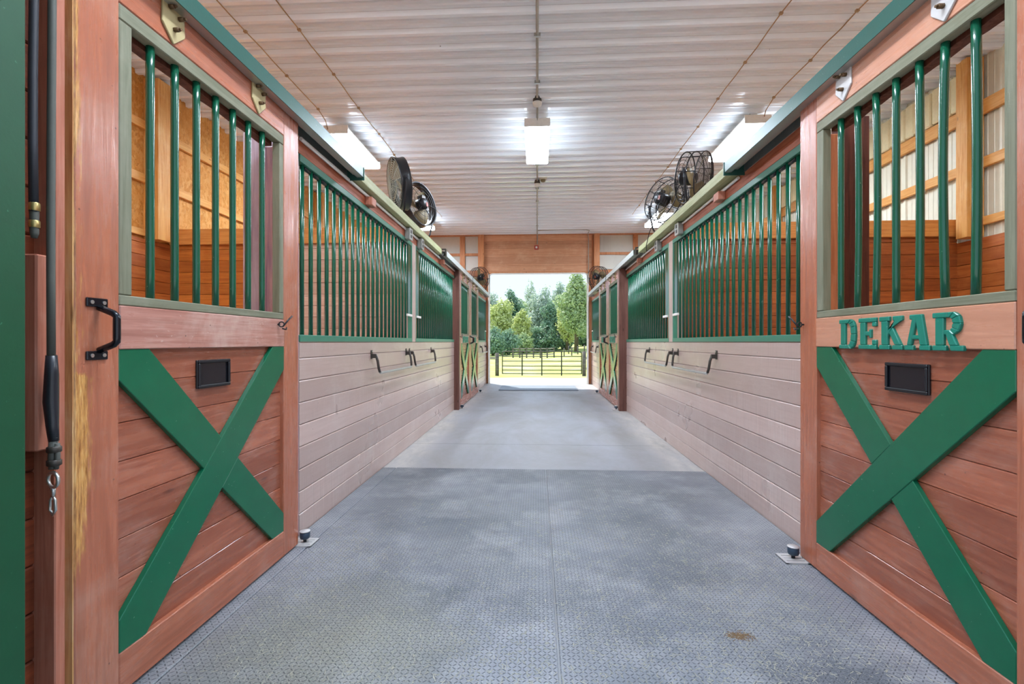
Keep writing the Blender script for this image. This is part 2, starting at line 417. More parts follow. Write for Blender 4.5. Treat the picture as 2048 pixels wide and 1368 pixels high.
# ------------------------------------------------------------------ the barn shell
XL, XR = -1.32, 1.39            # aisle wall faces
OL, OR = -4.10, 4.33            # inner faces of the outer walls
YE = 12.6                       # end wall
ZC = 3.9
PITCH = .1238

floor = MB()
for a, b in ((4.08, 5.105), (5.111, 7.6), (7.606, 10.1), (10.106, YE+.15)): floor.box(OL-.1, OR+.1, a, b, -.12, 0)
floor.box(OL-.1, OR+.1, -1.2, 4.08, -.12, 0)
floor.box(OL-.1, OR+.1, -1.2, YE+.15, -.2, -.118)
struct('floor', floor, M['concrete'], 'grey concrete barn aisle floor with saw-cut joints', 'floor')

# ceiling: ribbed steel sheets, ribs run across the aisle
cl = MB(); prof = []
y = .95
k = 0
while y < YE+.1:
    prof += [(y, 0), (y+.010, -.042), (y+.048, -.042), (y+.058, 0), (y+.110, 0), (y+.115, -.012), (y+.126, -.012), (y+.131, 0), (y+.172, 0), (y+.177, -.012), (y+.188, -.012), (y+.193, 0)]
    y += .24
prof = [(a, b) for a, b in prof if a < YE+.12]
n = len(prof)
vs = [(x, a, ZC+b) for x in (OL-.1, OR+.1) for a, b in prof]
cl.add(vs, [(i, i+1, n+i+1, n+i) for i in range(n-1)])
cl.box(OL-.1, OR+.1, .95, YE+.12, ZC+.03, ZC+.1)
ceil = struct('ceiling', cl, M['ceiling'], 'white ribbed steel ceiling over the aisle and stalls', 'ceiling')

def boards(mb, face, into, y0, y1, z0, z1, axis='x', pitch=PITCH, off=0.0, ch=.006, t=.04):
    """horizontal tongue-and-groove boards with chamfered edges; axis 'x': face plane x=face, boards run along y"""
    d = into
    edges = []
    z = off
    while z < z0 - 1e-6: z += pitch
    zs = [z0] + [q for q in [z + i*pitch for i in range(60)] if z0+.02 < q < z1-.02] + [z1]
    for a, b in zip(zs[:-1], zs[1:]):
        p = [(face + d*.012, a+.0012), (face + d*ch*.7, a+.0012), (face, a+ch), (face, b-ch), (face + d*ch*.7, b-.0012), (face + d*.012, b-.0012), (face + d*.012, b-.0002), (face + d*t, b-.0002), (face + d*t, a+.0002), (face + d*.012, a+.0002)]
        if axis == 'x': mb.prism(p, lambda u, w, e: (u, e, w), y0, y1)
        else: mb.prism(p, lambda u, w, e: (e, u, w), y0, y1)
    return mb

WL, WR = MB(), MB()
for mb, face, into in ((WL, XL, -1), (WR, XR, 1)):
    for a, b in ((2.63, 7.66), (10.24, YE)):
        boards(mb, face, into, a, b, 0.0, 1.08, off=-.002)
struct('wall_left', WL, M['wall_board'], 'weathered pinkish board wall below the bars on the left of the aisle', 'wall')
struct('wall_right', WR, M['wall_board'], 'weathered pinkish board wall below the bars on the right of the aisle', 'wall')
wn = MB(); boards(wn, XL, -1, .95, 1.235, 0, 3.9, off=-.002)
struct('wall_left_near', wn, M['wall_red'], 'dark red board wall behind the hanging hose at the left edge', 'wall')
wn = MB(); boards(wn, XR, 1, .95, 1.235, 0, 3.9, off=-.002)
struct('wall_right_near', wn, M['wall_red'], 'dark red board wall nearest on the right', 'wall')

# headers above the bars
tr = 0
def trim(mb, mat, label, bevel=.003):
    global tr
    tr += 1
    return struct('trim_%d' % tr, mb, mat, label, 'trim', bevel)
for s, face in (('left', XL), ('right', XR)):
    sg = -1 if s == 'left' else 1
    trim(MB().box(face, face+sg*.045, 1.235, 7.66, 2.13, 2.225), M['header'], 'red-brown header board over the bars of the %s aisle wall' % s)
    trim(MB().box(face, face+sg*.045, 7.75, YE, 2.13, 2.225), M['header'], 'far header board over the %s end stalls' % s)
    trim(MB().box(face-sg*.002, face+sg*.10, 5.062, 5.205, 1.08, 2.13), M['post_pale'], 'pale upright between the two long bar panels on the %s' % s)
    trim(MB().box(face-sg*.08 if s == 'left' else face-sg*.112, face+sg*.05, 7.64, 7.735, 0, 2.23), M['jamb'], 'dark brown jamb standing proud of the %s wall beside the far doors' % s)
    trim(MB().box(face+sg*.005, face+sg*.10, 10.23, 10.30, 0, 2.13), M['post_pale'], 'pale upright beyond the far doors on the %s' % s)
    trim(MB().box(face+sg*.06, face+sg*.20, 12.45, YE, 0, 3.85), M['end_frame'], 'corner post at the far end of the %s wall' % s)
    trim(MB().box(face+sg*.0, face+sg*.10, 9.0-.05, 9.0+.05, 0, 2.13), M['post_dark'], 'post behind the meeting stiles of the %s far doors' % s)
# pale ledger boards carrying the fans
LB = {}
LB['L'] = trim(MB().box(XL-.02, -1.25, 3.33, 6.30, 2.228, 2.30), M['pale_beam'], 'pale green ledger board under the left pair of fans')
LB['R'] = trim(MB().box(1.30, XR+.02, 3.36, 6.32, 2.228, 2.30), M['pale_beam'], 'pale green ledger board under the right pair of fans')
# posts behind the near doors
trim(MB().box(-1.60, -1.465, 2.56, 2.628, 0, 2.22), M['post_violet'], 'violet grey post seen through the last bars of the near left door')
trim(MB().box(-1.462, XL-.002, 2.53, 2.628, 0, 2.128), M['jamb_violet'], 'worn violet edged jamb behind the near left door')
trim(MB().box(1.54, 1.67, 2.53, 2.628, 0, 2.22), M['post_dark'], 'dark brown post seen through the bars of the door lettered in green')
trim(MB().box(XR+.002, 1.535, 2.52, 2.628, 0, 2.128), M['jamb_orange'], 'chewed orange jamb behind the door lettered in green')
# near left jamb strip beside the door edge
trim(MB().box(-1.345, -1.262, 1.207, 1.236, 0, 3.89), M['jamb_pink'], 'pink-red jamb strip beside the worn edge of the near left door')
trim(MB().box(1.335, 1.42, 1.18, 1.225, 0, 3.89), M['jamb_pink'], 'pink-red jamb strip on the right')

# unseen pale stall bedding, added to bounce lamp light onto the ceiling
for s, a, b in (('left', OL, XL-.05), ('right', XR+.05, OR)):
    struct('floor_bounce_bed_%s' % s, MB().box(a, b, .96, YE, 0.0, .06), M['bounce'], 'added pale shavings bedding in the %s stalls' % s)
# partitions between stalls
def partition(y0, xa, xb, mat, nm, lab, beam):
    mb = MB(); boards(mb, y0, 1, xa, xb, 0, 2.17, 'y', .126, -.03)
    struct(nm, mb, mat, lab, 'wall')
    trim(MB().box(xa, xb, y0-.04, y0+.08, 2.165, 2.335), beam, 'thick top beam of the ' + lab)
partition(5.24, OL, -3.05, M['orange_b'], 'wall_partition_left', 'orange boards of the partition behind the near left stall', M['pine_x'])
partition(5.24, -3.05, XL-.05, M['pink_b'], 'wall_partition_left_daylit', 'pinkish boards with painted-in daylight of the near left partition beside the aisle', M['pine_x'])
partition(5.24, XR+.05, OR, M['orange_r'], 'wall_partition_right', 'red-orange board partition behind the near right stall', M['pine_x'])
partition(9.04, OL, XL-.11, M['orange_b'], 'wall_partition_left_far', 'orange board partition between the far left stalls', M['pine_x'])
partition(9.04, XR+.11, OR, M['orange_r'], 'wall_partition_right_far', 'red-orange board partition between the far right stalls', M['pine_x'])

# outer walls
mb = MB().box(OL-.08, OL-.045, .95, YE, 2.1, ZC); struct('wall_outer_left', mb, M['osb'], 'strand board outer wall of the left stalls', 'wall')
mb = MB(); boards(mb, OL, -1, 1.0, YE, 0, 2.16, pitch=.126, off=-.03); struct('wall_outer_left_boards', mb, M['orange_out'], 'orange boards low on the left outer wall', 'wall')
for z0, z1 in ((2.19, 2.26), (2.75, 2.84), (3.31, 3.40)):
    trim(MB().box(OL-.045, OL-.005, .95, YE, z0, z1), M['pine_y'], 'pine girt across the strand board at height %.1f metres' % z0)
for yy in (1.6, 5.0, 8.9):
    trim(MB().box(OL-.045, OL+.12, yy-.1, yy+.07, 2.16, 3.86), M['pine_z'], 'yellow pine post against the strand board, %s' % {1.6: 'nearest', 5.0: 'above the partition beam', 8.9: 'farthest'}[yy])
# right outer wall: vertical ribbed siding
mb = MB(); prof = []
y = .95
while y < YE:
    prof += [(y, 0), (y+.01, -.02), (y+.035, -.02), (y+.045, 0), (y+.1, 0), (y+.105, -.006), (y+.115, 0), (y+.17, 0), (y+.175, -.006), (y+.185, 0)]
    y += .24
n = len(prof)
mb.add([(OR+.06+b, a, z) for z in (1.9, ZC) for a, b in prof], [(i, i+1, n+i+1, n+i) for i in range(n-1)])
mb.box(OR+.075, OR+.1, .95, YE, 1.9, ZC)
struct('wall_outer_right', mb, M['siding'], 'cream ribbed siding outer wall of the right stalls', 'wall')
mb = MB(); boards(mb, OR, 1, 1.0, YE, 0, 2.10, pitch=.126, off=-.03, t=.035); struct('wall_outer_right_boards', mb, M['orange_out'], 'red-brown boards low on the right outer wall', 'wall')
for z0, z1 in ((2.22, 2.30), (2.78, 2.88), (3.30, 3.44)):
    trim(MB().box(OR-.005, OR+.035, .95, YE, z0, z1), M['pine_y'], 'pine girt across the cream siding at height %.1f metres' % z0)
for yy in (1.6, 5.0, 8.9):
    trim(MB().box(OR-.13, OR+.03, yy-.03, yy+.10, 2.11, 3.87), M['pine_z'], 'yellow pine post against the cream siding, %s' % {1.6: 'nearest', 5.0: 'above the partition beam', 8.9: 'farthest'}[yy])
mb = MB()
for i in range(30):
    a = 5.16 + i*.125; q = R.uniform(-.02, .02)
    mb.box(OR-.03+q*.5, OR+.04, a, a+.126, 3.45+q*.5, 3.82+q)
trim(mb, M['foam'], 'lumpy yellow foam insulation strip high on the right outer wall', .012)
# near end walls of the stalls
struct('wall_near_left', MB().box(OL-.1, XL-.045, .90, .95, 0, ZC), M['end_board'], 'near end wall of the left stalls', 'wall')
struct('wall_near_right', MB().box(XR+.045, OR+.1, .90, .95, 0, ZC), M['end_board'], 'near end wall of the right stalls', 'wall')

# far end wall
ew = MB()
DX0, DX1, DZ = -1.255, 1.30, 2.85
boards(ew, YE, 1, -1.40, 1.41, DZ, 3.86, 'y', .28, DZ+.215, t=.05)
struct('wall_end', ew, M['end_board'], 'orange-brown boards above the far doorway', 'wall')
ew = MB().box(OL-.1, -1.40, YE+.07, YE+.1, 0, ZC).box(1.41, OR+.1, YE+.07, YE+.1, 0, ZC).box(-1.41, 1.42, YE+.07, YE+.1, DZ, ZC)
ew.box(-1.41, DX0, YE+.07, YE+.1, 0, DZ).box(DX1, 1.41, YE+.07, YE+.1, 0, DZ)
for i in range(12):
    ew.box(1.57+i*.03, 1.577+i*.03, YE+.055, YE+.07, 3.42, 3.81) if i in (2, 5, 6, 9, 11) else None
struct('wall_end_siding', ew, M['siding_w'], 'grey-white siding showing between the frame of the far end wall', 'wall')
fr = MB()
fr.box(OL, OR, YE-.03, YE+.065, 3.845, 3.90)
for x0, x1 in ((-2.02, -1.89), (-1.545, -1.405), (1.415, 1.556), (2.465, 2.582), (-3.2, -3.08), (3.6, 3.72)): fr.box(x0, x1, YE, YE+.068, 0, 3.845)
for x0, x1 in ((-3.08, -2.02), (-1.89, -1.545), (1.556, 2.465)):
    for z0, z1 in ((3.335, 3.40), (2.79, 2.95)): fr.box(x0, x1, YE+.02, YE+.068, z0, z1)
fr.box(DX0-.13, DX0, YE+.0, YE+.068, 0, DZ).box(DX1, DX1+.11, YE+.0, YE+.068, 0, DZ)
trim(fr, M['end_frame'], 'orange-brown timber frame of the far end wall')
trim(MB().box(-1.41, -1.385, YE-.03, YE+.001, 3.14, 3.845).box(1.40, 1.425, YE-.03, YE+.001, 3.07, 3.845).box(-1.40, 1.41, YE-.02, YE-.002, DZ+.02, DZ+.06), M['end_frame'], 'casing strips round the boards above the far doorway')
trim(MB().box(1.57, 2.0, YE+.03, YE+.05, 2.96, 3.33), M['siding_w'], 'pale insulation panel tucked into the far end wall frame')
# white rounded casing of the far doorway
pts = [(DX0+.01, YE-.035, 0), (DX0+.01, YE-.035, DZ-.09)]
for i in range(7):
    a = PI - i*PI/12; pts.append((DX0+.10+.09*math.cos(a), YE-.035, DZ-.09+.09*math.sin(a)))
for i in range(7):
    a = PI/2 - i*PI/12; pts.append((DX1-.10+.09*math.cos(a), YE-.035, DZ-.09+.09*math.sin(a)))
pts += [(DX1-.01, YE-.035, 0)]
trim(MB().tube(pts, .02, 8), M['white'], 'white rounded casing tube round the far doorway', 0)
trim(MB().box(DX0-.012, DX0+.004, YE-.12, YE+.1, 0, DZ).box(DX1-.004, DX1+.012, YE-.12, YE+.1, 0, DZ), M['white'], 'white side linings of the far doorway')

# ------------------------------------------------------------------ aisle things
LROT, RROT = PI/2, -PI/2
def place(side, x, yl, z=0):
    """root location + rotation for a wall-mounted thing in its own frame: +x to the right when facing the wall, -y towards the aisle"""
    return ((x, yl, z), LROT if side == 'L' else RROT)

def xz(y0, y1): return lambda a, b, d: (a, d, b)

def seg_x(p, q, r, s):
    (x1, y1), (x2, y2), (x3, y3), (x4, y4) = p, q, r, s
    d = (x1-x2)*(y3-y4) - (y1-y2)*(x3-x4)
    a = x1*y2-y1*x2; b = x3*y4-y3*x4
    return ((a*(x3-x4)-(x1-x2)*b)/d, (a*(y3-y4)-(y1-y2)*b)/d)

# letters: outlines on a unit cell; slab serif
def rects(*r): return [[(a, b), (c, b), (c, d), (a, d)] for a, b, c, d in r]
SER = .14
def glyph(ch):
    s = SER
    if ch == 'D': return rects((0,0,.42,s),(0,1-s,.42,1),(.1,s,.38,1-s)), [[[(.42,0),(.72,0),(.88,.08),(.97,.24),(1,.5),(.97,.76),(.88,.92),(.72,1),(.42,1)], [(.42,s),(.56,s),(.63,.18),(.69,.28),(.72,.5),(.69,.72),(.63,.82),(.56,1-s),(.42,1-s)]]]
    if ch == 'E': return rects((0,0,.7,s),(0,1-s,.7,1),(.1,s,.40,1-s),(.40,.43,.66,.57),(.70,0,1,s),(.78,s,1,.30),(.70,1-s,1,1),(.78,.72,1,1-s),(.62,.36,.72,.64)), []
    if ch == 'K': return rects((0,0,.46,s),(0,1-s,.46,1),(.1,s,.38,1-s),(.60,1-s,1,1),(.58,0,1,s)) + [[(.38,.38),(.72,1-s),(.94,1-s),(.38,.58+.02)], [(.44,.52),(.60,.66),(.96,s),(.68,s)]], []
    if ch == 'A': return rects((0,0,.36,s),(.60,0,1,s),(.30,.30,.70,.42)) + [[(.09,s),(.27,s),(.52,1),(.34,1)], [(.62,s),(.90,s),(.70,1),(.42,1)], [(.2,1-s),(.34,1-s),(.40,1),(.2,1)]], []
    if ch == 'R': return rects((0,0,.46,s),(0,1-s,.5,1),(.1,s,.38,1-s),(.38,.42,.55,.54)) + [[(.44,.44),(.62,.50),(.82,s),(.56,s)], [(.56,s),(.82,s),(1,s),(1,0),(.60,0)]], [[[(.5,.42),(.72,.42),(.88,.52),(.94,.70),(.88,.90),(.72,1),(.5,1)], [(.5,.54),(.58,.54),(.64,.60),(.67,.71),(.64,.81),(.58,1-s),(.5,1-s)]]]
    if ch == 'U': return rects((.05,.25,.33,1),(.67,.25,.95,1),(.05,0,.95,.25)), []
    if ch == 'P': return rects((.1,0,.38,1),(.38,.42,.95,.56),(.38,.86,.95,1),(.70,.56,.95,.86)), []
    if ch == 'N': return rects((.05,0,.30,1),(.70,0,.95,1)) + [[(.30,1),(.30,.7),(.70,0),(.70,.3)]], []
    if ch == 'M': return rects((.02,0,.25,1),(.75,0,.98,1)) + [[(.25,1),(.25,.75),(.5,.2),(.5,.5)], [(.75,1),(.5,.5),(.5,.2),(.75,.75)]], []
    if ch == 'I': return rects((.3,0,.7,1),(.1,0,.9,s),(.1,1-s,.9,1)), []
    if ch == 'C': return rects((.05,0,.33,1),(.33,0,.95,.2),(.33,.8,.95,1)), []
    if ch == 'H': return rects((.05,0,.33,1),(.67,0,.95,1),(.33,.42,.67,.58)), []
    if ch == 'Z': return rects((.05,0,.95,.18),(.05,.82,.95,1)) + [[(.05,.18),(.38,.18),(.95,.82),(.62,.82)]], []
    if ch == 'T': return rects((.36,0,.64,1),(.05,.8,.95,1)), []
    if ch == 'L': return rects((.1,0,.38,1),(.38,0,.95,.2)), []
    if ch == 'O': return rects((.05,0,.33,1),(.67,0,.95,1),(.33,0,.67,.18),(.33,.82,.67,1)), []
    return rects((.1,0,.9,1)), []
def letter_mesh(ch, x0, z0, w, h, depth):
    polys, bowls = glyph(ch); mb = MB(); i = 0
    f = lambda a, b, d: (x0 + a*w, d, z0 + b*h)
    for p in polys:
        i += 1; mb.prism(p, f, .002, -depth + i*.00006)
    for outer, inner in bowls:
        for q in range(len(outer)-1):
            mb.prism([outer[q], outer[q+1], inner[q+1], inner[q]], f, .002, -depth)
    return mb

GREEN_BARS_Z = (1.22, 2.06)
def make_door(side, x, yl, label, hand, word=None, near=True, group='sliding stall doors along the aisle', pale_plate=False):
    loc, rz = place(side, x, yl)
    t = thing('stall_door', label, 'stall door', loc, rz, group)
    W, T = 1.23, .042
    lo = .14; ro = W-.145
    MB().box(0, lo, .0005, T, .022, 2.235).build('stile', M['door_v_peel'] if (near and side == 'L') else M['door_v'], t, .003)
    MB().box(ro, W, .0005, T, .022, 2.235).build('stile', M['door_v'], t, .003)
    if hand == 'left' and near and side == 'L':
        e = MB().box(-.0035, .0, .004, T-.002, .02, 2.2).build('worn_edge', M['edge_worn'], t); e['label'] = 'yellow worn edge of the stile'
    MB().box(lo, ro, .0, T, 2.10, 2.235).build('top_rail', M['rail_pale'] if side == 'R' and near else M['door_h'], t, .003)
    nr = MB().box(lo, ro, -.002, T, 1.058, 1.19).build('name_rail', M['rail_pale'] if word == 'DEKAR' else M['name_rail'], t, .003)
    MB().box(lo, ro, .0, T, .022, .145).build('bottom_rail', M['door_h'], t, .003)
    pb = MB()
    for i in range(8):
        z0 = .125 + i*.118; pb.prism([(.027, z0+.0008), (.0225, z0+.0008), (.020, z0+.0028), (.020, z0+.1152), (.0225, z0+.1172), (.027, z0+.1172), (.027, z0+.1179), (T-.004, z0+.1179), (T-.004, z0+.0001), (.027, z0+.0001)], lambda u, w, e: (e, u, w), lo-.005, ro+.005)
    pb.build('plank_panel', M['door_panel'], t)
    # olive frame round the barred window
    fm = MB().box(lo+.001, ro-.001, .001, T-.002, 2.052, 2.099).box(lo+.001, ro-.001, .001, T-.002, 1.191, 1.222)
    fm.build('window_trim', M['grey_olive'], t, .003)
    MB().box(lo+.001, lo+.048, .0015, T-.002, 1.223, 2.051).build('window_trim', M['grey_olive_v'], t, .003)
    MB().box(ro-.036, ro-.001, .0015, T-.002, 1.223, 2.051).build('window_trim', M['grey_olive_v'], t, .003)
    lin = MB()                                             # chewed dark lining under the top of the window
    zz = [2.052 - .012 - .010*R.random() for _ in range(14)]
    for i in range(13):
        a = lo+.05 + i*(ro-lo-.09)/13; b = lo+.05 + (i+1)*(ro-lo-.09)/13
        lin.add([(a, T-.002, 2.09), (b, T-.002, 2.09), (b, T-.002, zz[i+1]), (a, T-.002, zz[i]), (a, T+.04, 2.09), (b, T+.04, 2.09), (b, T+.04, zz[i+1]), (a, T+.04, zz[i])],
                [(0,1,2,3), (7,6,5,4), (3,2,6,7), (0,4,5,1)])
    lin.build('window_lining', M['post_dark'], t)
    # cross brace
    A = [(lo, .245), (lo, .145), (lo+.10, .145), (ro, .945), (ro, 1.058), (ro-.10, 1.058)]
    MB().prism(A, xz(0, 0), .0, .02).build('brace', M['brace'], t, .002)
    up = (A[0], A[5]); dn = (A[2], A[3])
    l1 = ((lo, .965), (ro-.10, .145)); l2 = ((lo+.115, 1.058), (ro, .235))
    p1 = seg_x(*l1, *up); p2 = seg_x(*l2, *up); p3 = seg_x(*l1, *dn); p4 = seg_x(*l2, *dn)
    e = .001
    MB().prism([(lo, .965), p1, p2, (lo+.115, 1.058), (lo, 1.058)], xz(0, 0), .0012, .02).build('brace', M['brace'], t, .002)
    MB().prism([p3, (ro-.10, .145), (ro, .145), (ro, .235), p4], xz(0, 0), .0012, .02).build('brace', M['brace'], t, .002)
    # seven bars
    for i in range(7):
        bx = lo+.145 + i*.1085
        if word == 'DEKAR': bow = R.uniform(-.012, .012)
        else: bow = R.uniform(-.002, .002)
        q = [(bx + (bow*math.sin(PI*j/8) if word == 'DEKAR' else 0), T-.017, 1.20 + (2.07-1.20)*j/8) for j in range(9)]
        MB().tube(q, .0128, 12).build('bar', M['green'], t)
    # hangers
    for hx in (.35, .86):
        pl = MB().prism([(hx-.048, 2.27), (hx-.052, 2.15), (hx, 2.10), (hx+.052, 2.15), (hx+.048, 2.27)], xz(0, 0), -.008, .0)
        ha = pl.build('hanger_plate', M['plate_pale'] if pale_plate else M['plate_rust'], t, .002)
        for bx, bz in ((-.022, 2.215), (.022, 2.20), (.0, 2.15)):
            b = MB().cyl((hx+bx, -.008, bz), (hx+bx, -.026, bz), .008, 6).cyl((hx+bx, -.026, bz), (hx+bx, -.034, bz), .0045, 6)
            b.build('bolt', M['bolt'], ha)
    # black pull plate
    if near:
        px0, px1, pz0, pz1 = (.49, .676, .905, 1.012) if side == 'L' else (.578, .776, .90, 1.004)
        f = MB().box(px0, px1, .012, .0205, pz0, pz1)
        pp = f.build('pull_plate', M['black_gloss'], t, .002)
        g = MB()
        b = .012
        for u in ((px0, px1, pz0, pz0+b), (px0, px1, pz1-b, pz1), (px0, px0+b, pz0+b, pz1-b), (px1-b, px1, pz0+b, pz1-b)):
            g.box(u[0], u[1], .004, .012, u[2], u[3])
        g.build('pull_rim', M['black'], pp, .0025)
    # pull handle
    hx = .063 if hand == 'left' else W-.05
    h = thing('handle', None, None); h.parent = t
    sgn = 1 if hand == 'left' else -1
    for zc in (1.192, 1.042):
        mp = MB().box(hx-.033, hx+.033, -.006, .001, zc-.0125, zc+.0125).build('mounting_plate', M['black_gloss'], h, .002)
        for q in (-.019, .019): MB().cyl((hx+q, -.006, zc), (hx+q, -.0085, zc), .0055, 10).build('screw', M['steel'], h)
    gp = []
    for i in range(15):
        a = i/14; zz_ = 1.178 - a*(1.178-1.056)
        out = .052*min(1, math.sin(PI*a)*1.9)
        gp.append((hx + sgn*.004, -.006-out, zz_))
    MB().tube(gp, .0095, 10).build('grip', M['black_gloss'], h)
    # hook latch
    kx = W-.205 if hand == 'left' else .035
    hk = MB()
    hk.ring((kx, -.02, 1.165), (1, .3, 0), .012, .003, 12, 6).cyl((kx, .0, 1.165), (kx, -.012, 1.165), .004, 8)
    sx = 1 if hand == 'left' else -1
    hk.tube([(kx-.01*sx, -.03, 1.145), (kx+.012*sx, -.036, 1.140), (kx+.022*sx, -.034, 1.150)], .0035, 6)
    hk.tube([(kx-.004*sx, -.03, 1.155), (kx+.03*sx, -.04, 1.19), (kx+.055*sx, -.044, 1.207)], .0042, 6)
    hk.build('hook_latch', M['black'], t)
    # letters
    if word:
        if word == 'DEKAR':
            for ch, a, b in zip(word, (2.144, 2.020, 1.902, 1.775, 1.655), (2.038, 1.919, 1.787, 1.666, 1.540)):
                lx = yl-a; letter_mesh(ch, lx, 1.052, a-b, .122, .012).build('letter', M['letter'], t, .0025)
        else:
            w = min(.105, .76/len(word)); x0 = (lo+ro)/2 - w*len(word)/2
            for i, ch in enumerate(word): letter_mesh(ch, x0 + i*w + .008, 1.068, w-.02, .11, .012).build('letter', M['letter'], t)
    return t

make_door('L', -1.25, 1.25, 'nearest red stall door on the left, no name letters, with green cross brace and seven bars', 'left')
make_door('R', 1.30, 2.474, 'nearest red stall door on the right with raised green letters DEKAR', 'right', 'DEKAR', pale_plate=True)
make_door('L', -1.245, 7.74, 'far left stall door with cross brace, next to the dark brown jamb', 'right', 'DUPREE', False)
make_door('L', -1.245, 8.99, 'farthest left stall door with cross brace, nearest the bright doorway', 'left', 'PEN', False)
make_door('R', 1.288, 8.972, 'far right stall door with cross brace and a wide green name, next to the dark brown jamb', 'left', 'CHEZIT', False)
make_door('R', 1.288, 10.222, 'farthest right stall door with cross brace, nearest the bright doorway', 'right', 'MIM', False)

# green bar panels
def make_grille(side, x, yl, W, label, feed):
    loc, rz = place(side, x, yl)
    t = thing('bar_panel', label, 'bar panel', loc, rz, 'green barred panels over the aisle walls')
    MB().box(0, W, -.004, .045, 1.081, 1.12).build('bottom_rail', M['green_rail'], t, .002)
    MB().box(0, W, -.003, .045, 2.088, 2.129).build('top_rail', M['green_rail'], t, .002)
    sw = .15
    if feed == 'end': sx0, sx1, b0, b1 = W-sw, W, .07, W-sw-.03
    else: sx0, sx1, b0, b1 = 0, sw, sw+.03, W-.07
    MB().box(sx0, sx1, .004, .014, 1.37, 2.088).build('end_plate', M['green'], t)
    ex = (W-.025, W) if feed == 'end' else (0, .025)
    MB().box(ex[0], ex[1], -.002, .04, 1.12, 2.088).build('end_stile', M['green_rail'], t, .002)
    k = MB().box(sx0-.06 if feed == 'end' else sx0+.03, sx1-.03 if feed == 'end' else sx1+.06, -.012, .004, 1.345, 1.368).build('feed_opening_bar', M['white'], t, .002)
    n = int(round((b1-b0)/.1085)); st = (b1-b0)/n
    for i in range(n+1):
        bx = b0 + i*st
        MB().cyl((bx, .022, 1.115), (bx, .022, 2.095), .0128, 12).build('bar', M['green'], t)
        if abs(bx) >= 0: pass
    c = MB()
    for i in range(n): c.cyl((b0+i*st+.018, .022, 2.078), (b0+(i+1)*st-.018, .022, 2.078), .011, 8)
    c.build('spacer_rod', M['black'], t)
    return t
make_grille('L', XL, 2.632, 2.428, 'long green barred panel on the left between the nearest door and the first pale upright', 'end')
make_grille('L', XL, 5.207, 2.43, 'second green barred panel on the left, ending at the dark brown jamb', 'start')
make_grille('L', XL, 10.30, 2.13, 'farthest green barred panel on the left beside the bright doorway', 'end')
make_grille('R', XR, 5.06, 2.43, 'long green barred panel on the right between the DEKAR door and the first pale upright', 'start')
make_grille('R', XR, 7.638, 2.43, 'second green barred panel on the right, ending at the dark brown jamb', 'end')
make_grille('R', XR, 12.43, 2.13, 'farthest green barred panel on the right beside the bright doorway', 'start')

# sliding door tracks with hoods
def make_track(side, y0, y1, face, front, mat, label):
    sg = 1 if side == 'L' else -1                      # + = towards the aisle
    t = thing('door_track', label, 'door track', (face, y0, 2.2), 0, 'hooded tracks of the sliding doors')
    L = y1-y0; n = abs(front-face)
    h = MB()
    def P(a, b, z): return None
    pr = [(0, .088), (n, .088), (n, .018), (n-.004, .018), (n-.004, .084), (0, .084)]
    vs = [(sg*a, yy, z) for yy in (0, L) for a, z in pr]; m = len(pr)
    h.add(vs, [(i, (i+1) % m, m+(i+1) % m, m+i) for i in range(m)])
    h.build('hood', mat, t)
    MB().box(sg*(n-.0042), sg*(n-.046), 0, L, .018, .0225).build('flange', M['galv'], t)
    MB().box(sg*.001, sg*.004, 0, L, .019, .084).build('back_plate', M['galv'], t)
    MB().box(sg*.048, sg*.07, .01, L-.01, .035, .075).build('rail', M['galv'], t)
    MB().box(sg*.0, sg*(n+.004), L, L+.006, .0, .092).build('end_cap', mat, t)
    return t
make_track('L', 1.0, 3.30, XL, -1.20, M['hood'], 'green hooded sliding track over the nearest left door')
make_track('R', 1.0, 3.33, XR, 1.255, M['hood'], 'green hooded sliding track over the DEKAR door')
make_track('L', 6.40, 8.93, XL, -1.20, M['hood_far'], 'pale hooded track over the far left door by the brown jamb')
make_track('L', 9.03, 12.1, XL, -1.20, M['hood_far'], 'pale hooded track over the farthest left door')
make_track('R', 6.42, 8.91, XR, 1.255, M['hood_far'], 'pale hooded track over the far right door by the brown jamb')
make_track('R', 9.01, 12.1, XR, 1.255, M['hood_far'], 'pale hooded track over the farthest right door')
for s, xx, yy, lab in (('L', XL, 6.335, 'dark bracket at the end of the left ledger board'), ('L', XL, 8.965, 'dark bracket between the two far left tracks'),
                       ('R', XR, 6.355, 'dark bracket at the end of the right ledger board'), ('R', XR, 8.945, 'dark bracket between the two far right tracks')):
    sg = 1 if s == 'L' else -1
    b = thing('track_bracket', lab, 'bracket', (xx, yy, 2.18), 0, 'dark track end brackets')
    MB().box(0, sg*.006, -.03, .03, .01, .13).build('back_plate', M['dark_iron'], b)
    MB().box(sg*.006, sg*.125, -.028, .028, .115, .125).box(sg*.11, sg*.125, -.028, .028, .03, .115).build('arm', M['dark_iron'], b)

# conduits and boxes on the headers
def make_box(side, face, yc, zc, label):
    sg = 1 if side == 'L' else -1
    t = thing('outlet_box', label, 'outlet box', (face, yc, zc), 0, 'metal outlet boxes on the headers')
    MB().box(0, sg*.05, -.055, .055, -.055, .055).build('box', M['box_metal'], t, .006)
    MB().box(sg*.05, sg*.054, -.058, .058, -.058, .058).build('cover_plate', M['galv'], t, .003)
    MB().box(sg*.054, sg*.057, -.018, .018, .008, .038).box(sg*.054, sg*.057, -.018, .018, -.038, -.008).build('socket', M['dark_iron'], t)
    return t
make_box('L', XL, 4.82, 2.165, 'grey outlet box on the left header, nearer of the two')
make_box('L', XL, 5.32, 2.165, 'grey outlet box on the left header, farther of the two')
make_box('R', XR, 4.74, 2.165, 'grey outlet box on the right header, nearer of the two')
make_box('R', XR, 5.55, 2.165, 'grey outlet box on the right header, farther with a fan cord beside it')
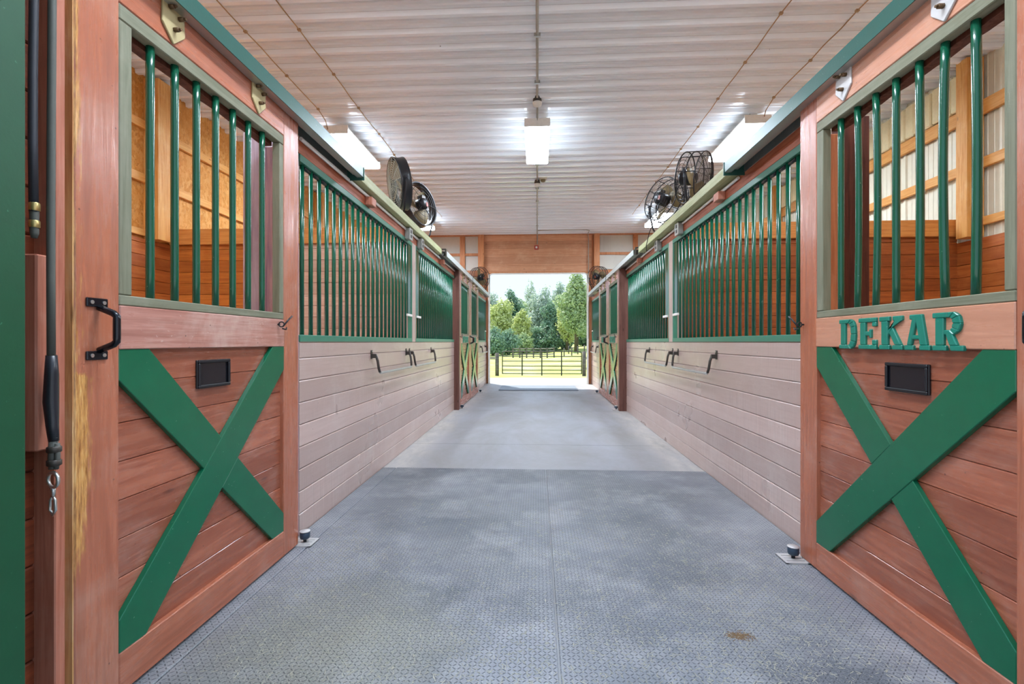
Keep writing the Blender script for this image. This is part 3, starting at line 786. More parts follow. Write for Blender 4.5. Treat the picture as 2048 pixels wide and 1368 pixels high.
for s, face, bx in (('L', XL, ((2.62, 4.76), (4.88, 5.26), (5.38, 7.63))), ('R', XR, ((3.4, 4.68), (4.80, 5.49), (5.61, 7.63)))):
    sg = 1 if s == 'L' else -1
    for i, (a, b) in enumerate(bx):
        c = MB().tube([(face+sg*.013, a, 2.205), (face+sg*.013, b, 2.205)], .011, 8).build('conduit_pipe', M['white'])
        tag(c, 'white conduit pipe under the %s ledger, %s run' % ({'L': 'left', 'R': 'right'}[s], ('nearest', 'short middle', 'farthest')[i]), 'conduit', 'white conduit runs on the headers')
def wood_block(x0, x1, y0, y1, z0, z1, label):
    tag(MB().box(x0, x1, y0, y1, z0, z1).build('wood_block', M['jamb_pink'], None, .004), label, 'wood block', 'small wood blocks on the headers')
wood_block(XL, XL+.055, 3.66, 3.76, 2.135, 2.198, 'brown wood block on the left header below the pale ledger')
wood_block(XR-.055, XR, 3.66, 3.76, 2.135, 2.198, 'brown wood block on the right header below the pale ledger')
wood_block(XL-.001, XL+.06, 6.50, 6.58, 2.135, 2.198, 'far brown wood block on the left header past the ledger end')
wood_block(XR-.06, XR, 6.50, 6.58, 2.135, 2.198, 'far brown wood block on the right header past the ledger end')

# blanket bars
def blanket_bar(side, face, yl, W, label):
    loc, rz = place(side, face, yl, .9)
    t = thing('blanket_bar', label, 'blanket bar', loc, rz, 'hinged steel blanket bars on the aisle walls')
    for x in (0, W):
        br = MB().box(x-.018, x+.018, -.006, 0, .045, .115).build('bracket', M['dark_iron'], t, .002)
        MB().box(x-.014, x+.014, -.042, -.006, .052, .085).build('hinge_block', M['dark_iron'], br, .002)
        MB().cyl((x, -.006, .104), (x, -.009, .104), .005, 8).build('screw', M['steel'], br)
    pts = [(0, -.036, .078), (0.004, -.050, .03), (.008, -.058, -.03), (.02, -.062, -.058), (.045, -.063, -.068)]
    p2 = [(W-a, b, c) for a, b, c in reversed(pts)]
    MB().tube(pts[:4], .0105, 8).tube(p2[1:], .0105, 8).build('arm', M['dark_iron'], t)
    MB().tube([pts[3]] + [pts[4]] + [p2[0]] + [p2[1]], .0105, 8).build('rod', M['steel'], t)
    return t
blanket_bar('L', XL, 3.80, 1.02, 'hinged blanket bar on the left wall, nearer of the pair under the long bar panel')
blanket_bar('L', XL, 4.95, 1.02, 'hinged blanket bar on the left wall, farther of the pair')
blanket_bar('L', XL, 11.15, 1.0, 'hinged blanket bar on the left wall beside the bright doorway')
blanket_bar('R', XR, 4.87, 1.03, 'hinged blanket bar on the right wall, nearer of the pair under the long bar panel')
blanket_bar('R', XR, 6.09, 1.03, 'hinged blanket bar on the right wall, farther of the pair')
blanket_bar('R', XR, 12.15, 1.0, 'hinged blanket bar on the right wall beside the bright doorway')

# floor guides (door stay rollers)
def floor_guide(side, x, yc, z, label):
    sg = 1 if side == 'L' else -1
    t = thing('floor_guide', label, 'floor guide', (x, yc, z), 0, 'door stay rollers bolted to the floor')
    b = MB()
    for i in range(4): b.box(-.06, .055, -.055+i*.028, -.055+i*.028+.022, 0, .008)
    b.box(-.06, -.045, -.055, .055, 0, .0075).box(.04, .055, -.055, .055, 0, .0075)
    b.build('base_plate', M['plate_pale'], t, .001)
    MB().cyl((0, 0, .007), (0, 0, .03), .009, 8).build('stem', M['black'], t)
    MB().lathe([(0, .026), (.022, .026), (.026, .032), (.026, .058), (.022, .062), (0, .062)], (0, 0, 0), (0, 0, 1), 14).build('roller', M['roller'], t)
    MB().lathe([(0, .062), (.027, .062), (.027, .066), (0, .067)], (0, 0, 0), (0, 0, 1), 14).build('washer', M['plate_pale'], t)
    return t
MZ = .012
floor_guide('L', -1.232, 2.515, MZ, 'roller door guide on the mat at the foot of the nearest left door')
floor_guide('R', 1.255, 2.45, MZ, 'roller door guide on the mat at the foot of the DEKAR door')
floor_guide('L', -1.215, 7.80, 0, 'roller door guide by the left brown jamb')
floor_guide('L', -1.215, 10.32, 0, 'roller door guide past the farthest left door')
floor_guide('R', 1.255, 7.80, 0, 'roller door guide by the right brown jamb')
floor_guide('R', 1.255, 10.30, 0, 'roller door guide past the farthest right door')

# rubber mats
def rubber_mat(x0, x1, y0, y1, label, mat=None, h=MZ):
    return tag(MB().box(x0, x1, y0, y1, 0.0005, h).build('rubber_mat', mat or M['mat'], None, .003), label, 'rubber mat', 'rubber mats on the aisle floor')
rubber_mat(-1.195, .069, -1.1, 4.075, 'diamond tread rubber mat left of the centre seam')
rubber_mat(.076, 1.385, -1.1, 4.078, 'diamond tread rubber mat right of the centre seam')
rubber_mat(-1.312, -1.20, -1.1, 4.07, 'narrow diamond tread strip along the foot of the left wall')
rubber_mat(-.86, .91, 10.77, 11.85, 'smooth blue-grey rubber mat lying at the far doorway', M['mat_far'], .02)

# loose hay chaff on the mats
def chaff(nm, label, n, spots, seed, lmin=.006, lmax=.022):
    r = random.Random(seed); mb = MB()
    for _ in range(n):
        cx, cy, sx, sy = r.choice(spots)
        x = r.gauss(cx, sx); y = r.gauss(cy, sy)
        if not (-1.18 < x < 1.26 and 1.1 < y < 4.05): continue
        a = r.uniform(0, PI); l = r.uniform(lmin, lmax)/2; w = r.uniform(.0005, .0012); z = MZ + .0006
        c, q = math.cos(a), math.sin(a); h = r.uniform(.0006, .002)
        mb.add([(x-c*l-q*w, y-q*l+c*w, z), (x-c*l+q*w, y-q*l-c*w, z), (x+c*l+q*w, y+q*l-c*w, z+h), (x+c*l-q*w, y+q*l+c*w, z+h), (x-c*l, y-q*l, z+.0012), (x+c*l, y+q*l, z+h+.0012)],
               [(0, 1, 2, 3), (0, 4, 5, 3), (1, 2, 5, 4)])
    o = mb.build(nm, M['chaff'], None); tag(o, label, 'hay', kind='stuff'); return o
M['chaff'] = plain('pale_hay', S('BDB8A6'), .8); M['hay_brown'] = plain('brown_hay', S('8A6E4E'), .8)
chaff('hay_chaff', 'pale hay chaff scattered over the near rubber mats', 7000, [(-.75, 1.75, .35, .35), (-.95, 2.2, .15, .45), (-.3, 1.55, .35, .2), (.6, 1.6, .4, .22), (.9, 1.95, .25, .3), (.2, 1.9, .6, .5), (-.2, 2.6, .7, .6), (.7, 2.5, .4, .5)], 5)
o = chaff('hay_clump', 'small brown clump of hay on the right mat', 130, [(.735, 1.80, .022, .012)], 6, .008, .03); o.data.materials[0] = M['hay_brown']
# ceiling lights
def fixture(x, y, z, label, axis='y'):
    t = thing('ceiling_light', label, 'ceiling light', (x, y, z), 0, 'fluorescent wrap lights under the ceiling')
    w, L = .155, .61
    MB().box(-w+.02, w-.02, -L, L, .055, .10).build('housing', M['white'], t, .004)
    for e in (-1, 1): MB().box(-w, w, e*L, e*(L+.012), 0, .10).build('end_cap', M['white'], t, .003)
    ls = MB().box(-w, w, -L, L, .0, .055).build('lens', M['lens_side'], t, .006)
    MB().box(-w+.012, w-.012, -L+.01, L-.01, -.006, .0005).build('diffuser', M['lens'], ls)
    for e in (-.4, .4): MB().cyl((0, e, .10), (0, e, ZC-z-.001), .004, 6).build('hanger_rod', M['steel'], t)
    return t
fixture(.0, 6.45, 3.67, 'white ceiling light hanging over the middle of the aisle')
fixture(-2.50, 6.52, 3.67, 'white ceiling light over the left stall behind the left track hood')
fixture(2.61, 6.50, 3.67, 'white ceiling light over the right stall behind the right track hood')
fixture(2.58, 10.5, 3.67, 'small-looking far ceiling light above the right fans')
fixture(-2.52, 10.5, 3.67, 'far ceiling light above the left fans')
fixture(-2.50, 2.5, 3.67, 'unseen ceiling light added as fill over the near left stall, above the frame')  # this and the next two are unseen fixtures added to brighten the interior
fixture(2.61, 2.5, 3.67, 'unseen ceiling light added as fill over the near right stall, above the frame')
fixture(.0, 1.6, 3.67, 'unseen ceiling light added as fill over the near end of the aisle, above the frame')

# centre conduit with junction boxes
cd = thing('ceiling_conduit', 'grey conduit running down the middle of the ceiling to the end wall', 'conduit', (0, 3.0, ZC-.04))
MB().tube([(0, -1.9, 0), (0, 2.82, 0), (0, 2.84, -.12)], .013, 8).build('pipe', M['conduit'], cd)
MB().tube([(0, 4.07, -.12), (0, 4.09, 0), (0, 9.57, 0), (0, 9.57, -.25)], .013, 8).build('pipe', M['conduit'], cd)
for yy in (-.4, .5, 1.4, 2.2, 4.6, 5.8, 6.6, 7.6, 8.6): MB().box(-.03, .03, yy-.012, yy+.012, -.016, .018).build('strap', M['galv'], cd)
for yy, lab in ((5.56, 'round white-bottomed junction box on the ceiling, nearest the camera'), (8.42, 'round white-bottomed junction box on the ceiling behind the middle light')):
    t = thing('junction_box', lab, 'junction box', (0, yy, ZC-.05), 0, 'round junction boxes on the ceiling conduit')
    MB().lathe([(.0, .03), (.05, .03), (.05, -.03), (.0, -.03)], (0, 0, 0), (0, 0, 1), 18).build('body', M['dark_iron'], t)
    MB().lathe([(.0, -.03), (.056, -.03), (.05, -.06), (.02, -.075), (0, -.077)], (0, 0, 0), (0, 0, 1), 18).build('cover', M['white'], t)
t = thing('heat_detector', 'round brown-ringed detector on the ceiling beside the farther junction box', 'detector', (.10, 8.35, ZC-.022))
MB().lathe([(0, .02), (.07, .02), (.065, -.005), (.045, -.01)], (0, 0, 0), (0, 0, 1), 20).build('base', M['detector'], t)
MB().lathe([(.045, -.01), (.04, -.04), (.02, -.05), (0, -.05)], (0, 0, 0), (0, 0, 1), 20).build('sensor', M['fan_blade'], t)
c = MB().tube([(0, 12.12, ZC-.035), (.6, 12.1, ZC-.03), (1.2, 12.12, ZC-.03), (1.30, 12.2, ZC-.03), (1.30, YE-.05, ZC-.03), (1.315, YE-.05, ZC-.2), (1.315, YE-.05, 1.2)], .011, 8).build('conduit_pipe', M['conduit'])
tag(c, 'thin conduit crossing the ceiling and dropping down right of the far doorway', 'conduit')
t = thing('alarm_light', 'small square red-rimmed light on the boards above the far doorway', 'alarm light', (-.02, YE-.002, 3.53))
MB().box(-.055, .055, -.03, .0, -.055, .055).build('rim', M['alarm'], t, .005)
MB().box(-.025, .025, -.036, -.03, -.025, .025).build('lamp', M['white'], t, .004)
# rusty cables along the ceiling
for x0, lab in ((-2.11, 'thin rusty cable stapled along the ceiling, left inner'), (-2.60, 'thin rusty cable along the ceiling to the left light'), (2.06, 'thin rusty cable stapled along the ceiling, right inner'), (2.68, 'thin pale cable along the ceiling to the right light')):
    pts = []; y = 3.0
    yend = 10.7 if abs(x0) < 2.3 else 5.86
    while y < yend: pts.append((x0 + R.uniform(-.008, .008), y, ZC-.049 + R.uniform(-.002, .001))); y += .24
    if abs(x0) > 2.3: pts += [(x0, 5.84, ZC-.1), (x0, 5.90, ZC-.18)]
    o = thing('ceiling_cable', lab, 'cable', (0, 0, 0), 0, 'thin cables along the ceiling')
    MB().tube(pts, .0055, 5).build('wire', M['cable'], o)
    for i in range(2, len(pts)-2, 3): MB().box(pts[i][0]-.014, pts[i][0]+.014, pts[i][1]-.012, pts[i][1]+.012, ZC-.058, ZC-.04).build('staple', M['cable'], o)

# ------------------------------------------------------------------ fans
def blade(mb, c, nrm, a, r0, r1, width, pitch=.45):
    c = Vector(c); nrm = Vector(nrm).normalized(); u = nrm.orthogonal().normalized(); w = nrm.cross(u)
    rad = u*math.cos(a) + w*math.sin(a); tan = nrm.cross(rad)
    vs = []
    n = 8
    for i in range(n+1):
        t = i/n; r = r0 + (r1-r0)*t
        wd = width*(.45 + .75*math.sin(PI*min(1, .18 + t*.72)))
        for sgn in (-1, 1):
            p = c + rad*r + (tan*math.cos(pitch) + nrm*math.sin(pitch))*wd*sgn*.5 + tan*.03*t
            vs += [p + nrm*.0015, p - nrm*.0015]
    fs = []
    for i in range(n):
        o = i*4; q = o+4
        fs += [(o, o+2, q+2, q), (o+1, q+1, q+3, o+3), (o, q, q+1, o+1), (o+2, o+3, q+3, q+2)]
    fs += [(0, 1, 3, 2), (n*4, n*4+2, n*4+3, n*4+1)]
    mb.add(vs, fs, True); return mb
def make_fan(x, y, zc, nrm, rad, label, drum=True, base=2.30, cord=None, rot=0):
    """nrm = blowing direction (horizontal)"""
    t = thing('barn_fan', label, 'fan', (x, y, base), 0, 'round barn fans on the ledger boards')
    c = Vector((0, 0, zc-base)); nv = Vector(nrm).normalized(); side = nv.cross(Vector((0, 0, 1))).normalized(); up = side.cross(nv).normalized(); ZU = Vector((0, 0, 1))
    dp = .048 if drum else .085
    if drum:
        MB().lathe([(rad, -dp), (rad+.008, -dp-.004), (rad+.004, -dp+.012), (rad, 0), (rad+.004, dp-.012), (rad+.008, dp+.004), (rad, dp), (rad-.006, dp), (rad-.006, -dp), (rad, -dp)], c, nv, 40).build('drum', M['fan_black'], t)
    # grilles
    def grille(h, dome, rings, name, mat, spokes=14):
        g = MB()
        for i in range(1, rings+1):
            f = i/rings; g.ring(c + nv*(h + dome*(1-f*f)), nv, rad*f*.99, .0022, 36, 4)
        for k in range(spokes):
            a = 2*PI*k/spokes; d = side*math.cos(a) + up*math.sin(a)
            g.tube([c + nv*(h+dome*(1-f*f)) + d*rad*f for f in (.12, .4, .7, 1.0)], .0024, 4)
        g.build(name, mat, t)
    grille(dp, .03 if drum else .05, 12 if drum else 18, 'front_grille', M['fan_dust'] if drum else M['black'])
    grille(-dp, -.03 if drum else -.06, 5 if drum else 7, 'rear_grille', M['black'], 8)
    if not drum:
        g = MB()
        for h in (-dp, -.0, dp): g.ring(c + nv*h, nv, rad, .006, 40, 6)
        for k in range(10):
            a = 2*PI*k/10; d = side*math.cos(a)+up*math.sin(a); g.tube([c+nv*-dp+d*rad, c+nv*dp+d*rad], .004, 5)
        g.build('cage_hoop', M['black'], t)
    MB().lathe([(0, -dp-.045), (.055, -dp-.045), (.066, -dp-.025), (.066, .0), (.04, .02), (0, .02)], c, nv, 20).build('motor', M['black'], t)
    MB().obox(c - nv*(dp+.0) + up*.062, .07, .07, .06, Matrix((side, nv, up)).transposed()).build('switch_box', M['dark_iron'], t, .005)
    MB().obox(c - nv*(dp+.047) + side*.03 - up*.01, .03, .004, .05, Matrix((side, nv, up)).transposed()).build('motor_label', M['fan_red'], t)
    for k in range(3): blade(MB(), c + nv*.02, nv, rot + 2*PI*k/3, .05, rad*.9, .15).build('blade', M['fan_blade'], t)
    br = MB()
    h0 = zc-base
    for sg in (-1, 1):
        br.tube([c + side*sg*(rad+.022), c + side*sg*(rad+.022) - ZU*.06, side*sg*.20 + ZU*.055, side*sg*.17 + ZU*.012], .0095, 6)
        br.cyl(c + side*sg*(rad-.005), c + side*sg*(rad+.034), .013, 8)
    br.tube([side*-.17 + ZU*.012, side*.17 + ZU*.012], .0095, 6)
    br.box(-.03, .03, -.05, .05, .0005, .008)
    br.build('stand', M['black'], t)
    cc = MB()
    cc.tube([c - nv*(dp+.03) - up*.05, c - nv*(dp+.06) - up*.13 + side*.02, c - nv*(dp+.04) - up*.18 + side*.06, c - nv*(dp+.02) - up*.14 + side*.11, c - nv*(dp+.015) + side*.12 - up*.05], .0045, 6)
    cc.build('cord_loop', M['black'], t)
    if cord:
        MB().tube([Vector(p) - Vector((x, y, base)) for p in cord], .0045, 6).build('power_cord', M['black'], t)
    return t
make_fan(-1.36, 4.72, 2.635, (-.86, -.50, -.17), .248, 'black drum fan on the left ledger seen almost edge-on')
make_fan(-1.36, 5.52, 2.655, (-.90, .44, -.15), .25, 'black drum fan on the left ledger with its motor facing the aisle', rot=.9)
make_fan(1.43, 4.50, 2.575, (.80, -.60, -.2), .225, 'wire cage fan on the right ledger, nearer, turned into the stall', False, rot=.5)
make_fan(1.40, 5.36, 2.615, (.86, .50, -.18), .235, 'wire cage fan on the right ledger, farther, with its motor facing the aisle', False, rot=.2,
         cord=[(1.31, 5.28, 2.58), (1.285, 5.40, 2.42), (1.28, 5.62, 2.33), (1.285, 5.80, 2.22), (1.30, 5.85, 2.16)])
for sx, lab in ((-1.37, 'far wire fan beside the upper left corner of the doorway'), (1.42, 'far wire fan beside the upper right corner of the doorway')):
    MB_ = trim(MB().box(sx-.1, sx+.06, 11.1, 11.75, 2.228, 2.295), M['pale_beam'], 'short ledger under the far %s fan' % ('left' if sx < 0 else 'right'))
    make_fan(sx, 11.45, 2.60, (math.copysign(.75, sx), .66, 0), .25, lab, False, 2.295)

# ------------------------------------------------------------------ left edge things
gp = MB().box(-1.40, -1.106, .93, .998, 0, 3.88)
tag(gp.build('door_post', M['green_post'], None, .006), 'dark green painted post cut off by the left edge of the photo', 'post')
# dead hose hanging from above with brass clamps
def wob(x, y, z0, z1, a, n=14): return [(x + a*math.sin(i*.9), y + a*.5*math.cos(i*.7), z0 + (z1-z0)*i/n) for i in range(n+1)]
t = thing('hanging_hose', 'short black rubber hose hanging down by the green post with brass clamps at its end', 'hose', (-1.257, 1.15, 1.34))
MB().tube(wob(0, 0, 2.55, .065, .003), .0095, 10).build('hose', M['rubber'], t)
MB().lathe([(.0105, .068), (.0115, .07), (.0115, .086), (.0105, .088)], (0, 0, 0), (0, 0, 1), 14).build('clamp', M['brass'], t)
MB().lathe([(.0105, .026), (.0115, .028), (.0115, .042), (.0105, .044)], (0, 0, 0), (0, 0, 1), 14).build('clamp', M['brass'], t)
MB().lathe([(0, 0), (.006, .0), (.009, .012), (.009, .03), (.0095, .07)], (0, 0, 0), (0, 0, 1), 14).build('hose_end', M['rope'], t)
t = thing('cross_tie', 'long grey rubber covered cross tie beside the worn door edge, ending in a steel snap', 'cross tie', (-1.238, 1.175, .736))
MB().tube(wob(0, 0, 3.15, .30, .0015), .0088, 10).build('cord_cover', M['rope'], t)
MB().tube([(0, 0, .31), (-.004, .004, .26), (-.008, .006, .19), (-.002, .004, .13), (.004, .002, .09)], [.0115, .0145, .016, .013, .011], 10).build('tape_wrap', M['tape'], t)
MB().tube([(.004, .002, .10), (.002, .0, .05), (.004, 0, .02)], [.010, .009, .009], 10).tube([(.013, .002, .085), (.016, 0, .05), (.012, 0, .02)], .006, 8).build('cord_end', M['rope'], t)
MB().lathe([(.013, .062), (.0155, .064), (.0155, .076), (.013, .078)], (.006, .001, 0), (0, 0, 1), 12).lathe([(.013, .028), (.0155, .03), (.0155, .042), (.013, .044)], (.006, .001, 0), (0, 0, 1), 12).build('clamp', M['dark_iron'], t)
sn = MB().ring((.004, 0, -.008), (.25, 1, 0), .019, .0045, 20, 8).tube([(.004, 0, -.026), (.004, 0, -.05)], [.006, .0045], 8)
sn.tube([(.004, 0, -.05), (-.004, 0, -.06), (-.004, 0, -.085), (.004, 0, -.098), (.011, 0, -.085), (.010, 0, -.06), (.004, 0, -.05)], .0035, 8)
sn.build('snap_hook', M['steel'], t)
tag(MB().box(-1.3205, -1.272, 1.168, 1.206, .80, 1.305).build('wood_block', M['jamb_pink'], None, .004), 'upright pink wood block fixed to the wall behind the cross tie', 'wood block')

# ------------------------------------------------------------------ outdoors
def gz(x, y):
    def lerp(pts, v):
        for (a, za), (b, zb) in zip(pts[:-1], pts[1:]):
            if v <= b: return za + (zb-za)*max(0, (v-a))/(b-a)
        return pts[-1][1]
    z = lerp([(-30, -.05), (12.75, -.03), (18, -.30), (24, -.58), (32, -.62), (60, .05), (110, 1.4)], y)
    if y > 26: z += max(0, min(1, (x-1)/6))*min(1, (y-26)/25)*.75
    return z
def gridmesh(xs, ys, dz=0):
    mb = MB(); n = len(xs)
    mb.add([(x, yy, gz(x, yy)+dz) for yy in ys for x in xs], [(j*n+i, j*n+i+1, (j+1)*n+i+1, (j+1)*n+i) for j in range(len(ys)-1) for i in range(n-1)], True)
    return mb
xs = [-60 + i*4 for i in range(31)]
struct('ground_field', gridmesh(sorted(set(xs + [-3, -1, 1, 2, 3, 5, 7])), [12.75, 15, 18, 20, 22, 24, 27, 30, 34, 38, 43, 48, 54, 60, 70, 85, 110], -.02), M['grass'], 'sunlit green field beyond the doorway', 'field')
ys_ap = [12.75, 14, 16, 18, 19.6]
struct('ground_apron', gridmesh([-20, -10, -5, -2, 0, 2, 5, 10, 20], ys_ap, 0), M['apron'], 'pale gravel yard outside the far doorway', 'yard')
struct('ground_yard', MB().box(-60, 60, -40, -1.2, -.15, -.03).box(-60, OL-.1, -1.2, 12.75, -.15, -.03).box(OR+.1, 60, -1.2, 12.75, -.15, -.03), M['apron'], 'gravel yard around the barn', 'yard')

# gate
GY = 24.0; gzb = gz(0, GY)
g = thing('farm_gate', 'dark tube field gate with six rails beyond the doorway', 'gate', (.225, GY, gzb))
w, h = 1.95, 1.19
top = [(-w, 0, .08), (-w, 0, h-.12)] + [(-w+.12-.12*math.cos(a), 0, h-.12+.12*math.sin(a)) for a in [i*PI/12 for i in range(1, 7)]]
top += [(w-.12+.12*math.sin(a), 0, h-.12+.12*math.cos(a)) for a in [i*PI/12 for i in range(0, 7)]] + [(w, 0, .08)]
MB().tube(top, .024, 8).build('frame', M['gate'], g)
for z in (.95, .715, .47, .27, .10): MB().tube([(-w, 0, z), (w, 0, z)], .02, 8).build('rail', M['gate'], g)
for x in (-.97, 0, .97): MB().box(x-.03, x+.03, -.028, .028, .0, h-.02).build('upright', M['gate'], g)
for px, lab, hh in ((-1.99, 'weathered gate post on the hinge side, left', 1.16), (2.30, 'weathered gate post on the latch side, right', 1.25)):
    p = thing('gate_post', lab, 'gate post', (px, GY, gz(px, GY)-.05), 0, 'grey timber gate posts')
    MB().tube([(0, 0, 0), (0, 0, hh)], .095, 12).build('post', M['post_grey'], p)
    wr = MB()
    for z in (.35, .62, .9): wr.ring((0, 0, z), (0, 0, 1), .097, .004, 20, 4)
    wr.build('wire_wrap', M['galv'], p)
for x0, x1, lab in ((-6.5, -2.09, 'grey fence running left from the gate'), (2.40, 6.5, 'grey fence running right from the gate')):
    f = thing('field_fence', lab, 'fence', (x0, GY, gz(x0, GY)))
    MB().box(0, x1-x0, -.02, .02, .80, .93).build('rail', M['fence'], f)
    MB().box(0, x1-x0, -.02, .02, .30, .40).build('rail', M['fence'], f) if x0 > 0 else None
    n = 2
    for i in range(n): MB().box((x1-x0)*(.15+.6*i)-.05, (x1-x0)*(.15+.6*i)+.05, .021, .12, -.1, 1.15).build('post', M['post_grey'], f)
# far rail fence
f = thing('rail_fence', 'distant grey three-rail fence across the field', 'fence', (0, 44, 0))
for i in range(7):
    x = -2.2 + i*.62; MB().box(x-.06, x+.06, -.06, .06, gz(x, 44)-.1, gz(x, 44)+.88).build('post', M['post_grey'], f)
for z in (.30, .56, .80):
    b = MB(); 
    for i in range(6):
        x = -2.2 + i*.62; b.tube([(x, 0, gz(x, 44)+z), (x+.62, 0, gz(x+.62, 44)+z)], .045, 6)
    b.build('rail', M['fence'], f)
for i, (px, d) in enumerate(((1128, 44), (1137, 47), (1143, 44), (1155, 45), (1168, 46))):
    x = (px-1074.5)/970*d
    o = MB().tube([(x, d, gz(x, d)-.1), (x, d, gz(x, d)+.75)], .055, 8).build('field_post', M['post_grey'])
    tag(o, 'distant dark field post on the rise right of the gate, %s from the left' % ('first', 'second', 'third', 'fourth', 'fifth')[i], 'post', 'distant field posts on the rise')

# trees
def crown_mesh(seed, lobes, n, size):
    r = random.Random(seed); vs = []; fs = []
    tot = sum(l[3]*l[4]*l[5] for l in lobes)
    tw = []
    for lx, ly, lz, a, b, c in lobes:
        for _ in range(int(n*a*b*c/tot)):
            d = Vector((r.gauss(0, 1), r.gauss(0, 1), r.gauss(0, 1))).normalized()
            q = r.uniform(.45, 1.03)**.6
            # clumps
            p = Vector((lx + d.x*a*q, ly + d.y*b*q, lz + d.z*c*q))
            p += Vector((r.gauss(0, .10), r.gauss(0, .10), r.gauss(0, .10)))
            nrm = (d + Vector((r.gauss(0, .55), r.gauss(0, .55), r.gauss(0, .55)+.3))).normalized()
            u = nrm.orthogonal().normalized(); w = nrm.cross(u); an = r.uniform(0, 6.28)
            u, w = u*math.cos(an)+w*math.sin(an), w*math.cos(an)-u*math.sin(an)
            s = size*r.uniform(.6, 1.3); o = len(vs)
            vs += [p - u*s, p + w*s*.55 + nrm*s*.15, p + u*s, p - w*s*.55 + nrm*s*.15]
            fs.append((o, o+1, o+2, o+3))
    me = bpy.data.meshes.new('crown'); me.from_pydata([tuple(v) for v in vs], [], fs); me.update()
    return me
def lobes_for(seed, W, H, base, k=11):
    """lobes filling a crown W wide and H high whose foot is at z=base"""
    r = random.Random(seed); L = []
    for i in range(k):
        f = (i+.5)/k; zz = base + (H-base)*(.10+.84*f)
        wr = W*.5*(math.sin(PI*min(1, .22+.74*f))**.8)
        a = r.uniform(0, 6.28); q = wr*r.uniform(.25, .62)
        s = max(.35, wr*r.uniform(.42, .62))
        L.append((q*math.cos(a), q*math.sin(a), zz, s, s, max(.4, (H-base)/k*r.uniform(1.2, 1.8))))
    for i in range(5):
        f = (i+.5)/5; wr = W*.5*(math.sin(PI*min(1, .2+.75*f))**.8)
        L.append((0, 0, base+(H-base)*(.1+.8*f), wr*.62, wr*.62, (H-base)*.16))
    return L
def tree(px, d, ytop, W, base, mat, label, seed, n=5200, size=.15, cat='tree', group='trees beyond the field'):
    x = (px-1074.5)/970*d; z0 = gz(x, d)-.05; H = 1.08 + (684-ytop)/970*d - z0
    t = thing('tree' if cat == 'tree' else 'shrub', label, cat, (x, d, z0), 0, group)
    me = crown_mesh(seed, lobes_for(seed, W, H, base), n, size)
    o = bpy.data.objects.new('crown', me); COL.objects.link(o); o.parent = t; me.materials.append(M[mat])
    tk = MB().tube([(0, 0, 0), (.05, .02, H*.35), (0, 0, H*.7)], [H*.022+.05, H*.016+.04, .04], 8)
    r = random.Random(seed+5)
    for i in range(5):
        a = r.uniform(0, 6.28); zz = base + (H-base)*(.15+.12*i); q = W*.3
        tk.tube([(0, 0, zz), (q*.5*math.cos(a), q*.5*math.sin(a), zz+.4), (q*math.cos(a), q*math.sin(a), zz+1.0)], [.06, .04, .015], 6)
    tk.build('trunk', M['bark'], t)
    return t
T = [
 (1003, 56, 596, 4.6, .5, 'leaf_y', 'round yellow-green tree at the left side of the doorway view', 11, 6500, .17),
 (1022, 64, 577, 3.8, 1.5, 'leaf_d', 'tall dark tree rising behind the yellow-green tree', 12, 5500, .17),
 (984, 66, 583, 4.5, 1.0, 'leaf_g', 'grey-green tree at the far left of the doorway view', 13, 5000, .17),
 (1044, 54, 619, 2.6, .5, 'leaf_y', 'smaller yellow-green tree left of the middle', 14, 4500, .15),
 (1040, 68, 598, 4.0, .8, 'leaf_m', 'mid green tree behind the smaller yellow-green one', 15, 5000, .17),
 (1061, 78, 558, 3.6, 4.5, 'leaf_g', 'sparse feathery tree showing above the middle of the tree line', 16, 1300, .16),
 (1087, 60, 574, 5.0, .5, 'leaf_g', 'big grey-green tree in the middle of the tree line', 17, 8000, .17),
 (1101, 57, 600, 3.4, .4, 'leaf_d', 'dark leafy tree right of the middle', 18, 5500, .16),
 (1120, 74, 562, 4.6, 2.0, 'leaf_g', 'pale tree behind on the right of the middle', 19, 5000, .18),
 (1152, 50, 540, 4.6, 1.5, 'leaf_m', 'tallest tree on the right with a bare pale trunk foot', 20, 9000, .16),
 (1134, 54, 585, 2.9, .8, 'leaf_y', 'pale yellow leaved tree left of the tallest tree', 21, 5000, .15),
 (1182, 58, 552, 5.0, 1.0, 'leaf_m', 'green tree at the right edge of the doorway view', 22, 5500, .17),
 (930, 62, 585, 5.5, .6, 'leaf_d', 'dark tree hidden beyond the left jamb of the doorway', 23, 3500, .2),
 (1240, 62, 560, 5.5, .6, 'leaf_d', 'dark tree hidden beyond the right jamb of the doorway', 24, 3500, .2),
]
for a in T: tree(*a)
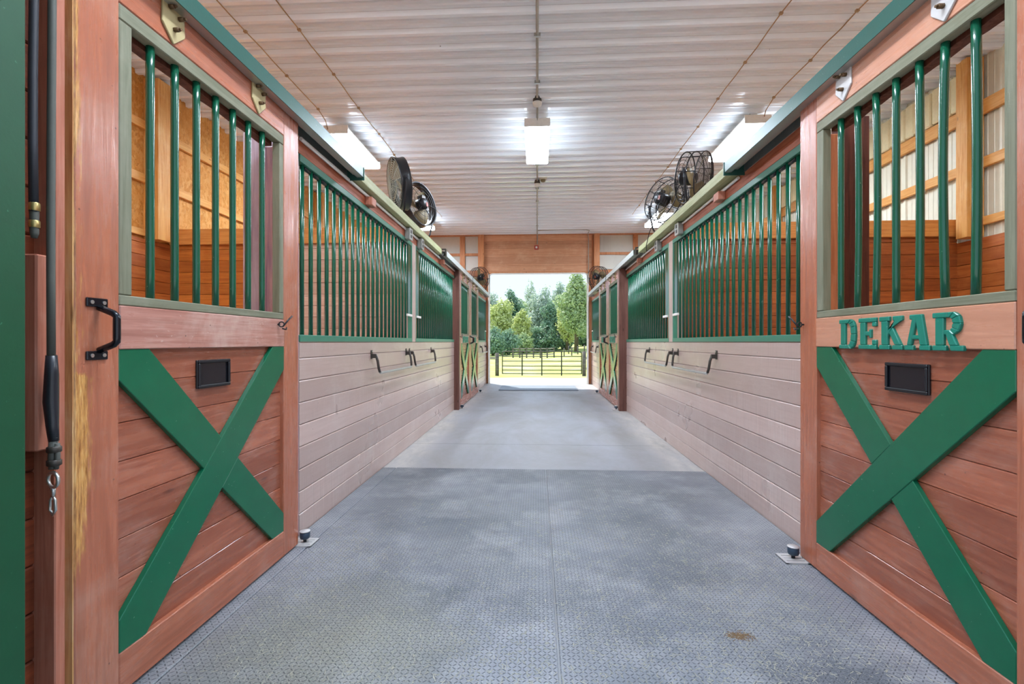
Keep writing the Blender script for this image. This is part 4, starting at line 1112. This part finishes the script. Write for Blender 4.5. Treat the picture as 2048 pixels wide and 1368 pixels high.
SH = [(985, 48, 655, 3.2, 'leaf_d', 'dark shrub at the foot of the trees, far left'), (1018, 50, 660, 3.0, 'leaf_d', 'dark shrub below the yellow-green tree'), (1048, 52, 668, 2.6, 'leaf_m', 'green shrub left of the distant fence'),
      (1075, 55, 655, 3.0, 'leaf_d', 'dark shrub behind the middle of the distant fence'), (1103, 55, 660, 2.8, 'leaf_d', 'dark shrub behind the right end of the distant fence'), (1130, 58, 655, 3.0, 'leaf_d', 'dark shrub behind the field posts'), (1165, 60, 655, 3.6, 'leaf_d', 'dark shrub under the tallest tree')]
for i, (px, d, yt, W, mt, lab) in enumerate(SH): tree(px, d, yt, W, .05, mt, lab, 40+i, 3000, .14, 'shrub', 'shrubs at the foot of the trees')
bk = MB(); r_ = random.Random(3)

# ------------------------------------------------------------------ light
def sun(direction, strength, color, ang=.53):
    l = bpy.data.lights.new('sun', 'SUN'); l.energy = strength; l.color = color; l.angle = math.radians(ang)
    o = bpy.data.objects.new('sun', l); COL.objects.link(o)
    o.rotation_euler = Vector(direction).to_track_quat('-Z', 'Y').to_euler(); o.location = (0, 20, 20)
sun((.55, -1, -1.80), 6.5, (1, .96, .88))
w = bpy.data.worlds.new('world'); scene.world = w; w.use_nodes = True
nt = w.node_tree; bg = nt.nodes['Background']
tc = nt.nodes.new('ShaderNodeTexCoord'); sp = nt.nodes.new('ShaderNodeSeparateXYZ'); rp = nt.nodes.new('ShaderNodeValToRGB')
nt.links.new(tc.outputs['Generated'], sp.inputs[0]); nt.links.new(sp.outputs[2], rp.inputs[0]); nt.links.new(rp.outputs[0], bg.inputs[0])
e = rp.color_ramp.elements; e[0].position = 0; e[0].color = (.68, .77, .9, 1); e[1].position = .6; e[1].color = (.55, .72, 1, 1)
bg.inputs[1].default_value = 1.25
scene.view_settings.view_transform = 'Standard'; scene.view_settings.look = 'None'
scene.view_settings.exposure = 0.2; scene.view_settings.gamma = 1; scene.view_settings.use_curve_mapping = False
scene.cycles.use_denoising = True
scene.cycles.max_bounces = 8; scene.cycles.diffuse_bounces = 5; scene.cycles.glossy_bounces = 4
